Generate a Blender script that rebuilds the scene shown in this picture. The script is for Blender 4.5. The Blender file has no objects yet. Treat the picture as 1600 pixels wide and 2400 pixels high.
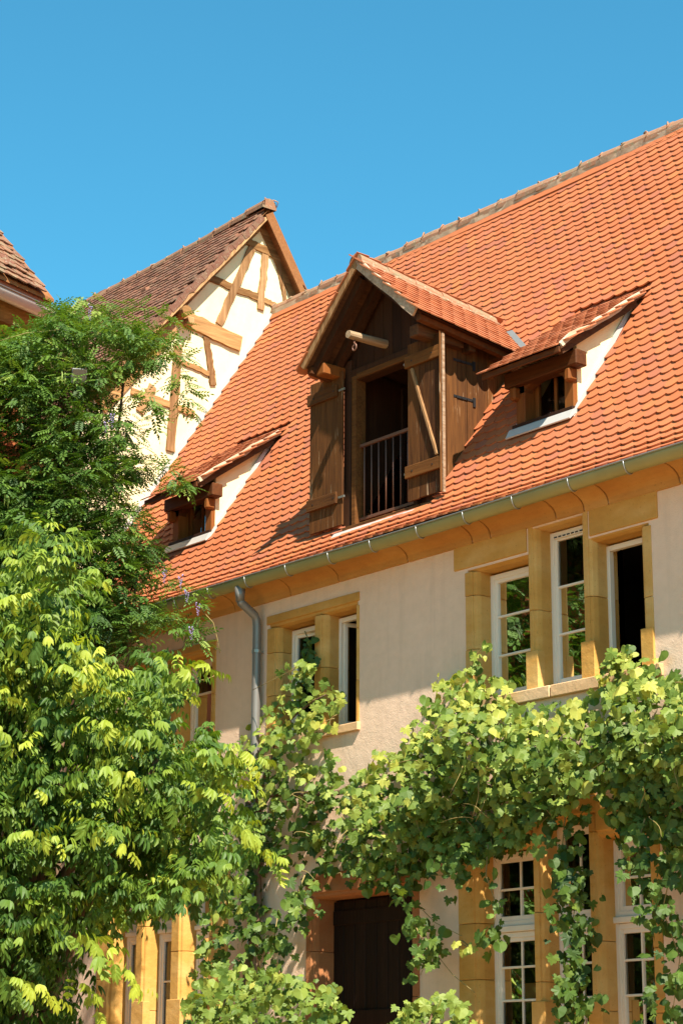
import bpy, bmesh, math, random
import numpy as np
from mathutils import Matrix, Vector

random.seed(7)
rng = np.random.default_rng(7)
sc = bpy.context.scene
COL = sc.collection

# ------------------------------------------------------------------ camera
FPX, PITCH, YAW, ROLL = 4932.0, math.radians(15.53), math.radians(38.93), math.radians(0.268)
CAM = np.array([0.0, -14.0, 1.6])
_h = np.array([-math.cos(YAW), math.sin(YAW), 0.0]); _u = np.array([0, 0, 1.0])
_r = np.cross(_h, _u)
CF = _h * math.cos(PITCH) + _u * math.sin(PITCH)
_v = _u * math.cos(PITCH) - _h * math.sin(PITCH)
CR = _r * math.cos(ROLL) + _v * math.sin(ROLL)
CV = _v * math.cos(ROLL) - _r * math.sin(ROLL)
cd = bpy.data.cameras.new("Camera"); cam = bpy.data.objects.new("Camera", cd); COL.objects.link(cam)
cd.sensor_fit = 'VERTICAL'; cd.sensor_height = 36.0; cd.lens = FPX / 2400.0 * 36.0
cd.clip_start = 0.1; cd.clip_end = 3000
cam.matrix_world = Matrix(((CR[0], CV[0], -CF[0], CAM[0]), (CR[1], CV[1], -CF[1], CAM[1]), (CR[2], CV[2], -CF[2], CAM[2]), (0, 0, 0, 1)))
sc.camera = cam

# ------------------------------------------------------------------ world and sun
SUN = np.array([0.80, -0.262, 1.0]); SUN /= np.linalg.norm(SUN)
w = bpy.data.worlds.new("World"); sc.world = w; w.use_nodes = True
nt = w.node_tree; nt.nodes.clear()
sky = nt.nodes.new('ShaderNodeTexSky'); sky.sky_type = 'NISHITA'; sky.sun_disc = False
sky.sun_elevation = math.asin(SUN[2]); sky.sun_rotation = math.atan2(SUN[0], SUN[1])
sky.altitude = 200; sky.air_density = 1.0; sky.dust_density = 0.35; sky.ozone_density = 1.0
tint = nt.nodes.new('ShaderNodeMix'); tint.data_type = 'RGBA'; tint.blend_type = 'MULTIPLY'; tint.inputs[0].default_value = 1.0
tint.inputs[7].default_value = (0.42, 1.27, 1.30, 1)
bg = nt.nodes.new('ShaderNodeBackground'); bg.inputs[1].default_value = 0.064
out = nt.nodes.new('ShaderNodeOutputWorld')
nt.links.new(sky.outputs[0], tint.inputs[6]); nt.links.new(tint.outputs[2], bg.inputs[0]); nt.links.new(bg.outputs[0], out.inputs[0])
sd = bpy.data.lights.new("Sun", 'SUN'); sd.energy = 5.0; sd.angle = math.radians(0.53); sd.color = (1.0, 0.91, 0.76)
so = bpy.data.objects.new("Sun", sd); COL.objects.link(so); so.location = (20, -20, 40)
so.rotation_euler = Vector(SUN).to_track_quat('Z', 'Y').to_euler()
sc.view_settings.view_transform = 'Standard'; sc.view_settings.look = 'None'
sc.view_settings.gamma = 1.0; sc.view_settings.use_curve_mapping = False
sc.view_settings.exposure = 1.35
sc.render.engine = 'CYCLES'
sc.cycles.max_bounces = 8; sc.cycles.transparent_max_bounces = 12

# ------------------------------------------------------------------ pixel -> place helpers (photo pixels, 1600 x 2400)
def ray(x, y): return CF * FPX + CR * (x - 800) + CV * (1200 - y)
def PY(x, y, Y=0.0): d = ray(x, y); return CAM + d * ((Y - CAM[1]) / d[1])
def PX(x, y, X): d = ray(x, y); return CAM + d * ((X - CAM[0]) / d[0])
def PZ(x, y, Z): d = ray(x, y); return CAM + d * ((Z - CAM[2]) / d[2])
def PD(x, y, r): d = ray(x, y); return CAM + d * (r / math.hypot(d[0], d[1]))
def to_px(P):
    d = np.asarray(P) - CAM; z = d @ CF
    return 800 + FPX * (d @ CR) / z, 1200 - FPX * (d @ CV) / z

# ------------------------------------------------------------------ mesh helpers
class MB:
    def __init__(self): self.v = []; self.f = []
    def add(self, vs, fs):
        n = len(self.v); self.v += [tuple(float(c) for c in p) for p in vs]; self.f += [tuple(i + n for i in q) for q in fs]; return self
    def box(self, x0, x1, y0, y1, z0, z1):
        vs = [(x, y, z) for x in (x0, x1) for y in (y0, y1) for z in (z0, z1)]
        return self.add(vs, [(0, 1, 3, 2), (4, 6, 7, 5), (0, 4, 5, 1), (2, 3, 7, 6), (0, 2, 6, 4), (1, 5, 7, 3)])
    def prism(self, pts, vec):
        n = len(pts); a = [np.array(p, float) for p in pts]; b = [p + np.array(vec, float) for p in a]
        return self.add(a + b, [tuple(range(n - 1, -1, -1)), tuple(range(n, 2 * n))] + [(i, (i + 1) % n, n + (i + 1) % n, n + i) for i in range(n)])
    def beam(self, a, b, wd, dp, nrm, jit=0.0, seg=1):
        """rectangular bar from a to b; wd across in the plane with normal nrm, dp along nrm (centred wd, dp from 0 out)"""
        a = np.array(a, float); b = np.array(b, float); n = np.array(nrm, float); n /= np.linalg.norm(n)
        t = (b - a); L = np.linalg.norm(t); t /= L; s = np.cross(n, t); s /= np.linalg.norm(s)
        vs = []
        for k in range(seg + 1):
            c = a + t * L * k / seg
            j = rng.normal(0, jit, 4) if jit else np.zeros(4)
            o = s * (rng.normal(0, jit * 1.2) if jit and 0 < k < seg else 0)
            vs += [c + o - s * (wd / 2 + j[0]), c + o + s * (wd / 2 + j[1]), c + o + s * (wd / 2 + j[2]) + n * (dp + j[2] * .4), c + o - s * (wd / 2 + j[3]) + n * (dp + j[3] * .4)]
        fs = [(3, 2, 1, 0), tuple(4 * seg + i for i in (0, 1, 2, 3))]
        for k in range(seg):
            for i in range(4):
                fs.append((4 * k + i, 4 * k + (i + 1) % 4, 4 * k + 4 + (i + 1) % 4, 4 * k + 4 + i))
        return self.add(vs, fs)
    def tube(self, pts, rad, n=8, cap=True):
        pts = [np.array(p, float) for p in pts]; m = len(pts)
        rad = rad if hasattr(rad, '__len__') else [rad] * m
        vs = []; prev = None
        for i, p in enumerate(pts):
            t = pts[min(i + 1, m - 1)] - pts[max(i - 1, 0)]; t /= (np.linalg.norm(t) + 1e-9)
            ref = prev if prev is not None else (np.array([0, 0, 1.]) if abs(t[2]) < .9 else np.array([1., 0, 0]))
            s = np.cross(t, ref); s /= (np.linalg.norm(s) + 1e-9); q = np.cross(s, t); prev = q
            vs += [p + rad[i] * (math.cos(2 * math.pi * k / n) * s + math.sin(2 * math.pi * k / n) * q) for k in range(n)]
        fs = [(i * n + k, i * n + (k + 1) % n, (i + 1) * n + (k + 1) % n, (i + 1) * n + k) for i in range(m - 1) for k in range(n)]
        if cap: fs += [tuple(range(n - 1, -1, -1)), tuple((m - 1) * n + k for k in range(n))]
        return self.add(vs, fs)
    def build(self, name, mat, parent=None, bevel=0.0, smooth=False):
        me = bpy.data.meshes.new(name); me.from_pydata(self.v, [], self.f)
        bm = bmesh.new(); bm.from_mesh(me); bmesh.ops.recalc_face_normals(bm, faces=bm.faces)
        if bevel: bmesh.ops.bevel(bm, geom=bm.edges[:] , offset=bevel, segments=1, affect='EDGES', clamp_overlap=True)
        bm.to_mesh(me); bm.free()
        if smooth: me.polygons.foreach_set('use_smooth', [True] * len(me.polygons))
        me.materials.append(mat)
        return link(bpy.data.objects.new(name, me), parent)

def link(o, parent=None):
    COL.objects.link(o)
    if parent is not None:
        o.parent = parent
        o.matrix_parent_inverse = Matrix.Translation(-WORLD_LOC.get(parent.name, Vector((0, 0, 0))))
    return o
WORLD_LOC = {}
def thing(name, label, cat, loc, group=None):
    o = bpy.data.objects.new(name, None); COL.objects.link(o); o.location = loc
    o.empty_display_size = 0.3
    o['label'] = label; o['category'] = cat
    if group: o['group'] = group
    WORLD_LOC[o.name] = Vector(loc)
    return o
def tag(o, label, cat, group=None):
    o['label'] = label; o['category'] = cat
    if group: o['group'] = group
    return o

def mesh_np(name, V, F):
    """triangle/quad list of equal size -> mesh"""
    me = bpy.data.meshes.new(name); k = F.shape[1]
    me.vertices.add(len(V)); me.vertices.foreach_set('co', V.astype(np.float32).ravel())
    me.loops.add(F.size); me.loops.foreach_set('vertex_index', F.astype(np.int32).ravel())
    me.polygons.add(len(F)); me.polygons.foreach_set('loop_start', np.arange(0, F.size, k, dtype=np.int32))
    me.polygons.foreach_set('use_smooth', np.zeros(len(F), dtype=bool))
    me.update(calc_edges=True)
    return me
def joined(name, V, F, mats, vals, mat, parent, smooth=False):
    """many transformed copies of (V,F) as one mesh, carrying a per-face value 'trand'"""
    M = np.array(mats); k = len(M)
    Vh = np.c_[V, np.ones(len(V))]
    W = np.einsum('kij,nj->kni', M, Vh)[:, :, :3].reshape(-1, 3)
    FF = (F[None] + (np.arange(k) * len(V))[:, None, None]).reshape(-1, F.shape[1])
    me = mesh_np(name, W, FF)
    at = me.attributes.new('trand', 'FLOAT', 'FACE')
    at.data.foreach_set('value', np.repeat(np.array(vals, dtype=np.float32), len(F)))
    if smooth: me.polygons.foreach_set('use_smooth', np.ones(len(FF), dtype=bool))
    me.materials.append(mat)
    o = bpy.data.objects.new(name, me); o.color = (0, 0, 0, 1); o['kind'] = 'stuff'
    return link(o, parent)
def single(name, me, M, val, parent):
    o = bpy.data.objects.new(name, me); o.color = (float(val), 0, 0, 1)
    link(o, parent)
    o.matrix_basis = Matrix([list(map(float, r)) for r in M])
    return o
def split_copies(name, many, V, F, mats, vals, mat, parent, limit=300, smooth=False, score=None, inframe=True):
    """the `limit` copies that show largest become objects, the rest one joined part"""
    mats = np.array(mats); vals = np.array(vals)
    P = mats[:, :3, 3]
    d = np.linalg.norm(P - CAM, axis=1) if score is None else np.array(score, float)
    rel = P - CAM; z = rel @ CF
    px = 800 + FPX * (rel @ CR) / z; py = 1200 - FPX * (rel @ CV) / z
    if inframe: d = d + np.where((px > 0) & (px < 1600) & (py > 0) & (py < 2400) & (z > 0), 0, 1000)
    order = np.argsort(d)
    near, far = order[:limit], order[limit:]
    me = mesh_np(name, V, F); me.materials.append(mat)
    if smooth: me.polygons.foreach_set('use_smooth', np.ones(len(F), dtype=bool))
    for i in near: single(name, me, mats[i], vals[i], parent)
    if len(far): joined(many, V, F, mats[far], vals[far], mat, parent, smooth)

# ------------------------------------------------------------------ materials
def newmat(name):
    m = bpy.data.materials.new(name); m.use_nodes = True
    n = m.node_tree; b = n.nodes['Principled BSDF']
    return m, n, b
def N(n, t, **kw):
    o = n.nodes.new(t)
    for k, v in kw.items(): setattr(o, k, v)
    return o
def pos(n, scale=(1, 1, 1)):
    g = N(n, 'ShaderNodeNewGeometry'); mp = N(n, 'ShaderNodeMapping'); mp.inputs['Scale'].default_value = scale
    n.links.new(g.outputs['Position'], mp.inputs['Vector']); return mp.outputs['Vector']
def noise(n, vec, scale, detail=4, rough=.55):
    o = N(n, 'ShaderNodeTexNoise'); o.inputs['Scale'].default_value = scale; o.inputs['Detail'].default_value = detail; o.inputs['Roughness'].default_value = rough
    n.links.new(vec, o.inputs['Vector']); return o.outputs['Fac']
def ramp(n, fac, stops):
    o = N(n, 'ShaderNodeValToRGB'); e = o.color_ramp.elements
    while len(e) < len(stops): e.new(.5)
    for i, (p, c) in enumerate(stops): e[i].position = p; e[i].color = (*c, 1)
    n.links.new(fac, o.inputs['Fac']); return o.outputs['Color']
def mixc(n, fac, a, b, mode='MIX'):
    o = N(n, 'ShaderNodeMix', data_type='RGBA', blend_type=mode)
    for s, v in ((0, fac), (6, a), (7, b)):
        if isinstance(v, (int, float)): o.inputs[s].default_value = v
        elif isinstance(v, tuple): o.inputs[s].default_value = (*v, 1)
        else: n.links.new(v, o.inputs[s])
    return o.outputs[2]
def bump(n, b, h, strength, dist=.01):
    o = N(n, 'ShaderNodeBump'); o.inputs['Strength'].default_value = strength; o.inputs['Distance'].default_value = dist
    n.links.new(h, o.inputs['Height']); n.links.new(o.outputs[0], b.inputs['Normal'])
def math1(n, op, a, b=None):
    o = N(n, 'ShaderNodeMath', operation=op)
    for i, v in enumerate((a, b)):
        if v is None: continue
        if isinstance(v, (int, float)): o.inputs[i].default_value = v
        else: n.links.new(v, o.inputs[i])
    return o.outputs[0]
def trand(n):
    a = N(n, 'ShaderNodeAttribute', attribute_name='trand'); oi = N(n, 'ShaderNodeObjectInfo'); sp = N(n, 'ShaderNodeSeparateColor')
    n.links.new(oi.outputs['Color'], sp.inputs[0])
    return math1(n, 'ADD', a.outputs['Fac'], sp.outputs[0])

def plaster(name, c0, c1, grain=1.0):
    m, n, b = newmat(name); v = pos(n)
    f = noise(n, v, .9, 6, .6); f2 = noise(n, v, 9, 5, .65); f3 = noise(n, v, 70, 3, .6)
    c = ramp(n, f, [(.3, c0), (.7, c1)])
    c = mixc(n, .25, c, ramp(n, f2, [(.35, tuple(x * .82 for x in c0)), (.65, c1)]))
    n.links.new(c, b.inputs['Base Color']); b.inputs['Roughness'].default_value = .92; b.inputs['Specular IOR Level'].default_value = .15
    h = math1(n, 'ADD', math1(n, 'MULTIPLY', f2, 1.0), math1(n, 'MULTIPLY', f3, .5))
    # rain streaks and grime patches with shapes of their own
    vs = pos(n, (3.2, 1, .22)); st = ramp(n, noise(n, vs, 2.0, 5, .65), [(.50, (0, 0, 0)), (.72, (1, 1, 1))])
    c = mixc(n, math1(n, 'MULTIPLY', st, .28), c, tuple(x * .62 for x in c0)); n.links.new(c, b.inputs['Base Color'])
    bump(n, b, h, .38 * grain, .02); return m
def stone(name, cols, bumpd=.012):
    m, n, b = newmat(name); v = pos(n); vs = pos(n, (1, 1, 2.2))
    f = noise(n, vs, 1.3, 5, .6); f2 = noise(n, v, 14, 6, .7); f3 = noise(n, v, 3.5, 4, .6)
    oi = N(n, 'ShaderNodeObjectInfo')
    g = math1(n, 'ADD', math1(n, 'MULTIPLY', f, .85), math1(n, 'MULTIPLY', oi.outputs['Random'], .24))
    c = ramp(n, g, [(.25, cols[0]), (.5, cols[1]), (.72, cols[2])])
    c = mixc(n, math1(n, 'MULTIPLY', f2, .35), c, tuple(x * .6 for x in cols[0]))
    pit = ramp(n, noise(n, v, 45, 2, .5), [(.66, (0, 0, 0)), (.74, (1, 1, 1))])
    c = mixc(n, math1(n, 'MULTIPLY', pit, .35), c, tuple(x * .35 for x in cols[0]))
    n.links.new(c, b.inputs['Base Color']); b.inputs['Roughness'].default_value = .88; b.inputs['Specular IOR Level'].default_value = .2
    bump(n, b, math1(n, 'ADD', f2, math1(n, 'MULTIPLY', f3, .8)), .5, bumpd); return m
def tile(name, stops, dirt, dirtcol, moss=0.0):
    m, n, b = newmat(name); v = pos(n)
    t = trand(n); c = ramp(n, t, stops)
    f = noise(n, v, 22, 5, .65); f2 = noise(n, v, 1.1, 4, .6)
    c = mixc(n, math1(n, 'MULTIPLY', ramp(n, f, [(.42, (0, 0, 0)), (.7, (1, 1, 1))]), dirt), c, dirtcol)
    c = mixc(n, math1(n, 'MULTIPLY', ramp(n, f2, [(.4, (0, 0, 0)), (.75, (1, 1, 1))]), dirt * .7), c, tuple(x * 1.25 for x in dirtcol))
    if moss:
        c = mixc(n, math1(n, 'MULTIPLY', ramp(n, noise(n, v, 9, 6, .7), [(.5, (0, 0, 0)), (.62, (1, 1, 1))]), moss), c, (.20, .17, .10))
        c = mixc(n, math1(n, 'MULTIPLY', ramp(n, noise(n, v, 40, 3, .6), [(.60, (0, 0, 0)), (.68, (1, 1, 1))]), moss), c, (.42, .36, .27))
    n.links.new(c, b.inputs['Base Color']); b.inputs['Roughness'].default_value = .8; b.inputs['Specular IOR Level'].default_value = .25
    bump(n, b, noise(n, v, 120, 4, .7), .35, .004); return m
def wood(name, c0, c1, axis='z', grain=1.0, rough=.65, scale=34, peel=None):
    m, n, b = newmat(name)
    s = {'x': (.07, 1, 1), 'y': (1, .07, 1), 'z': (1, 1, .07)}[axis]
    v = pos(n, s); vp = pos(n)
    f = noise(n, v, scale, 6, .7); f2 = noise(n, v, scale * .25, 4, .6); oi = N(n, 'ShaderNodeObjectInfo')
    g = math1(n, 'ADD', math1(n, 'MULTIPLY', f, .5), math1(n, 'MULTIPLY', f2, .35)); g = math1(n, 'ADD', g, math1(n, 'MULTIPLY', oi.outputs['Random'], .22))
    c = ramp(n, g, [(.38, c0), (.75, c1)])
    if peel:
        k = math1(n, 'MULTIPLY', ramp(n, noise(n, v, 22, 5, .7), [(.58, (0, 0, 0)), (.66, (1, 1, 1))]), ramp(n, noise(n, vp, 2.3, 3, .5), [(.5, (0, 0, 0)), (.62, (1, 1, 1))]))
        c = mixc(n, k, c, peel)
    n.links.new(c, b.inputs['Base Color']); b.inputs['Roughness'].default_value = rough; b.inputs['Specular IOR Level'].default_value = .15
    bump(n, b, f, .5 * grain, .008); return m
def plain(name, c, rough=.5, metal=0.0, spec=.5, var=.12, scale=6):
    m, n, b = newmat(name); v = pos(n); f = noise(n, v, scale, 5, .6)
    cc = mixc(n, f, tuple(x * (1 - var) for x in c), tuple(min(1, x * (1 + var)) for x in c))
    n.links.new(cc, b.inputs['Base Color']); b.inputs['Roughness'].default_value = rough; b.inputs['Metallic'].default_value = metal
    b.inputs['Specular IOR Level'].default_value = spec; bump(n, b, noise(n, v, scale * 9, 3, .6), .12, .004); return m
def leafmat(name, stops, trans=.35, rough=.55, tcol=1.6):
    m, n, b = newmat(name); v = pos(n)
    t = trand(n); t = math1(n, 'ADD', t, math1(n, 'MULTIPLY', math1(n, 'SUBTRACT', noise(n, v, 2.2, 3, .5), .5), .35))
    c = ramp(n, t, stops)
    c = mixc(n, math1(n, 'MULTIPLY', noise(n, v, 60, 3, .6), .25), c, tuple(x * .6 for x in stops[0][1]))
    n.links.new(c, b.inputs['Base Color']); b.inputs['Roughness'].default_value = rough; b.inputs['Specular IOR Level'].default_value = .34
    tr = N(n, 'ShaderNodeBsdfTranslucent'); mx = N(n, 'ShaderNodeMixShader'); mx.inputs[0].default_value = trans
    tc = mixc(n, 1.0, c, (tcol * .95, tcol, tcol * .35), 'MULTIPLY'); n.links.new(tc, tr.inputs['Color'])
    n.links.new(b.outputs[0], mx.inputs[1]); n.links.new(tr.outputs[0], mx.inputs[2])
    n.links.new(mx.outputs[0], n.nodes['Material Output'].inputs[0]); return m

M_wall = plaster('plaster_cream', (.705, .50, .355), (.77, .55, .405))
M_gable = plaster('plaster_gable', (.72, .60, .36), (.78, .66, .42), .6)
M_wing = plaster('plaster_orange', (.30, .095, .035), (.36, .125, .05))
M_stone = stone('ochre_sandstone', [(.43, .205, .045), (.57, .30, .072), (.66, .40, .14)])
M_cornice = stone('red_ochre_sandstone', [(.40, .17, .045), (.49, .24, .065), (.54, .30, .10)])
M_sill = stone('pale_sandstone', [(.58, .33, .16), (.64, .40, .21), (.68, .46, .27)])
M_tile = tile('clay_tile_orange', [(0, (.385, .112, .038)), (.3, (.415, .126, .044)), (.55, (.395, .120, .050)), (.8, (.44, .148, .046)), (.95, (.40, .128, .052)), (1, (.33, .108, .056))], .45, (.30, .10, .052))
M_tile_lichen = tile('clay_tile_lichen', [(0, (.33, .10, .038)), (.4, (.40, .13, .05)), (.7, (.36, .115, .05)), (1, (.42, .14, .055))], .45, (.27, .10, .05), .14)
M_tile_old = tile('clay_tile_weathered', [(0, (.13, .052, .032)), (.5, (.19, .075, .045)), (1, (.25, .10, .055))], .5, (.12, .07, .045), .35)
M_tile_moss = tile('clay_tile_mossy', [(0, (.15, .052, .03)), (.5, (.21, .085, .045)), (1, (.26, .115, .06))], .5, (.14, .085, .05), .7)
M_ridge = tile('ridge_tile_lichen', [(0, (.26, .12, .07)), (1, (.32, .15, .085))], .5, (.22, .14, .085), .85)
M_mortar = stone('lime_mortar', [(.42, .30, .20), (.52, .38, .26), (.58, .45, .33)])
M_wood_z = wood('brown_board_upright', (.042, .015, .005), (.155, .060, .015), 'z', rough=.8, peel=(.40, .27, .16))
M_wood_x = wood('brown_board_level', (.055, .020, .006), (.17, .066, .016), 'x', rough=.8)
M_wood_y = wood('brown_board_deep', (.050, .021, .010), (.14, .060, .022), 'y')
M_wood_dark = wood('dark_shaded_timber', (.022, .009, .005), (.058, .023, .010), 'z')  # dark brown; on the front boards it also carries the overhang's shade
M_redstone = stone('shaded_red_sandstone', [(.27, .095, .035), (.34, .13, .05), (.40, .17, .07)])  # redder door stone, darkened to hold the vine's shade
M_door = wood('door_oak', (.010, .0045, .0025), (.028, .012, .006), 'z')
M_wood_red = wood('red_brown_timber', (.15, .045, .010), (.27, .095, .020), 'z', .8)
M_wood_head = wood('shaded_red_timber', (.055, .018, .006), (.13, .045, .013), 'x', .8)  # darker copy of the red timber, shade under the eaves put into it
M_timber = wood('old_oak_timber', (.15, .072, .028), (.48, .275, .13), 'z', 2.2, .85, 26)
M_timber_y = wood('old_oak_beam', (.15, .070, .024), (.46, .25, .10), 'y', 2.2, .85, 26)
M_verge = wood('weathered_verge_board', (.20, .11, .06), (.50, .38, .27), 'y', 1.5, .8)
M_soffit = wood('soffit_board', (.20, .08, .03), (.32, .14, .05), 'x', 1, .8)
M_white = plain('white_window_paint', (.74, .64, .52), .45, 0, .4, .06, 5)
M_zinc = plain('weathered_zinc', (.34, .33, .30), .45, .75, .5, .2, 4)
M_gutter = plain('olive_patina_gutter', (.30, .25, .095), .5, .15, .5, .25, 3)
M_pipe = plain('grey_zinc_pipe', (.20, .185, .17), .45, .35, .5, .15, 3)
M_lead = plain('lead_flashing', (.55, .53, .50), .5, .35, .5, .1, 8)
M_iron = plain('black_iron', (.03, .03, .032), .5, .6, .5, .2, 12)
M_rail = plain('brown_painted_iron', (.16, .075, .05), .4, .2, .5, .15, 9)
M_dark = plain('dim_room', (.035, .030, .026), .95, 0, .1, .2, 2)  # room darkness put into the colour
M_curtain = plain('pale_curtain', (.55, .50, .42), .9, 0, .1, .1, 3)
M_stem = wood('vine_bark', (.10, .060, .035), (.22, .14, .085), 'z', 2.5, .9, 20)
M_twig = plain('green_red_twig', (.27, .20, .07), .7, 0, .3, .3, 20)
M_ground = stone('courtyard_gravel', [(.33, .19, .09), (.40, .235, .115), (.46, .28, .145)], .03)
M_lamp = plain('grey_lamp_metal', (.22, .23, .24), .35, .4, .5, .1, 6)
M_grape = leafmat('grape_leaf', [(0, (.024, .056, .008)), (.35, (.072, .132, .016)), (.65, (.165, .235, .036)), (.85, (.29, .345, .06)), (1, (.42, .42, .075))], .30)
M_wist = leafmat('wisteria_leaf', [(0, (.020, .052, .008)), (.4, (.062, .130, .016)), (.75, (.125, .215, .028)), (1, (.26, .31, .05))], .26)
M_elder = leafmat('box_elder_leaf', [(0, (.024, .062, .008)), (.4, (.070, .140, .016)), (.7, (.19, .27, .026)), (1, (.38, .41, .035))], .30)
M_flower = plain('lilac_petal', (.26, .20, .36), .7, 0, .3, .2, 30)
M_pod = plain('green_pod', (.20, .26, .06), .6, 0, .3, .2, 12)
def glass(gain=1.5):
    m, n, b = newmat('window_glass'); n.nodes.remove(b)
    fr = N(n, 'ShaderNodeFresnel'); fr.inputs[0].default_value = 1.55
    k = math1(n, 'MULTIPLY', fr.outputs[0], gain)
    tr = N(n, 'ShaderNodeBsdfTransparent'); tr.inputs[0].default_value = (.80, .82, .78, 1)
    gl = N(n, 'ShaderNodeBsdfGlossy'); gl.inputs['Roughness'].default_value = .015
    bp = N(n, 'ShaderNodeBump'); bp.inputs['Strength'].default_value = .05; bp.inputs['Distance'].default_value = .02
    n.links.new(noise(n, pos(n), 3.5, 2, .5), bp.inputs['Height']); n.links.new(bp.outputs[0], gl.inputs['Normal'])
    mx = N(n, 'ShaderNodeMixShader'); n.links.new(k, mx.inputs[0]); n.links.new(tr.outputs[0], mx.inputs[1]); n.links.new(gl.outputs[0], mx.inputs[2])
    n.links.new(mx.outputs[0], n.nodes['Material Output'].inputs[0]); return m
M_glass = glass(); M_glass_dim = glass(.45)

# ------------------------------------------------------------------ ground
g = MB()
g.add([(-900, -900, 0), (900, -900, 0), (900, 900, 0), (-900, 900, 0)], [(0, 1, 2, 3)])
go = g.build('ground', M_ground); go['kind'] = 'structure'

# ================================================================== MAIN HOUSE
HX0, HX1 = -23.2, -8.0
house = thing('main_house', 'cream plastered house with steep orange tiled roof and ochre stone windows', 'house', (-15.6, 0, 0))

# main slope profile (Y, Z): flared foot, then a straight 57 degree slope
RM, RA, RZ = 1.53, -0.1, 7.234
def roofZ(Y): return RZ + RM * (Y - RA)
RIDGE_Y = 3.47
P0, P1, P2 = np.array([-.33, 7.235]), np.array([.02, roofZ(.02)]), np.array([.42, roofZ(.42)])
prof = [((1 - t) ** 2) * P0 + 2 * t * (1 - t) * P1 + t * t * P2 for t in np.linspace(0, 1, 14)] + [np.array([RIDGE_Y, roofZ(RIDGE_Y)])]
prof = np.array(prof); seglen = np.r_[0, np.cumsum(np.linalg.norm(np.diff(prof, axis=0), axis=1))]
def roof_at(s):
    y = np.interp(s, seglen, prof[:, 0]); z = np.interp(s, seglen, prof[:, 1])
    e = .02; y2 = np.interp(s + e, seglen, prof[:, 0]); z2 = np.interp(s + e, seglen, prof[:, 1]); y1 = np.interp(s - e, seglen, prof[:, 0]); z1 = np.interp(s - e, seglen, prof[:, 1])
    t = np.array([y2 - y1, z2 - z1]); t /= np.linalg.norm(t); return y, z, t
RLEN = seglen[-1]

# tile shape: x across, y up the slope, z out; origin in the middle of the tail
def tile_mesh(wd, ln, th, arc, lift, na=6):
    hw = wd / 2 - .0004
    tail = [(hw * u, arc * abs(u) ** 2.2) for u in np.linspace(-1, 1, na + 1)]
    out = tail + [(hw, ln), (-hw, ln)]
    n = len(out)
    zt = lambda y: lift * (1 - y / ln)
    V = [(x, y, zt(y) + th) for x, y in out] + [(x, y, zt(y)) for x, y in out]
    F = []
    for k in range(1, n - 1): F.append((0, k, k + 1)); F.append((n, n + k + 1, n + k))
    for k in range(n):
        j = (k + 1) % n; F.append((k, n + j, j)); F.append((k, n + k, n + j))
    return np.array(V, float), np.array(F, int)
TW, TG = .169, .130
SV, SF = tile_mesh(.169, .29, .014, .040, .030, 8)     # flatter laid tiles of the dormers
def unit_(v): return v / np.linalg.norm(v)
TV, TF = tile_mesh(TW, .29, .017, .042, .034, 8)

def frame(o, x, y, z):
    M = np.eye(4); M[:3, 0] = x; M[:3, 1] = y; M[:3, 2] = z; M[:3, 3] = o; return M
def jitter(M, rot=.007, off=.002):
    a = rng.normal(0, rot, 3); R = np.array([[1, -a[2], a[1]], [a[2], 1, -a[0]], [-a[1], a[0], 1]])
    M = M.copy(); M[:3, :3] = M[:3, :3] @ R; M[:3, 3] += M[:3, :3] @ np.array([rng.normal(0, off * .5), rng.normal(0, off), abs(rng.normal(0, off * .6))]); return M

# dormers: big gabled one and two small shed ones
BD = dict(cx=-16.72, hb=.75, ridge=10.51, y0=.15, yf=-.30, tilt=.12)
HE = {1: 1.00, -1: .93}; BS = {1: .86, -1: 1.03}      # eave half widths and slopes, right and left
def dzz(x, y):
    d = x - BD['cx']; return BD['ridge'] - BD['tilt'] * (y - BD['yf']) - BS[1 if d > 0 else -1] * abs(d)
SD = [dict(x0=-15.15, x1=-14.31), dict(x0=-21.46, x1=-20.62)]
SY0, SYE, SZE, SSL = .60, .24, 8.91, .70            # front plane, eave line, slope of the shed roofs
def shedZ(Y): return SZE + SSL * (Y - SYE)
SYT = (RZ - RM * RA - SZE + SSL * SYE) / (SSL - RM)  # where the shed meets the main slope
def covered(x, y, z):
    dx = x - BD['cx']; top = dzz(x, y)
    if abs(dx) < BD['hb'] + .03 and y > BD['y0'] - .05 and z < top - .02: return True
    if abs(dx) < HE[1 if dx > 0 else -1] and y > .9 and top - .45 < z < top - .05 and abs(dx) < BD['hb'] + .12: return True
    for s in SD:
        if s['x0'] - .02 < x < s['x1'] + .02 and SY0 - .05 < y < SYT + .05: return True
        if s['x0'] - .12 < x < s['x1'] + .16 and z > shedZ(SYE) and 1.20 < y < SYT + .02: return True
    return False

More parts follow.
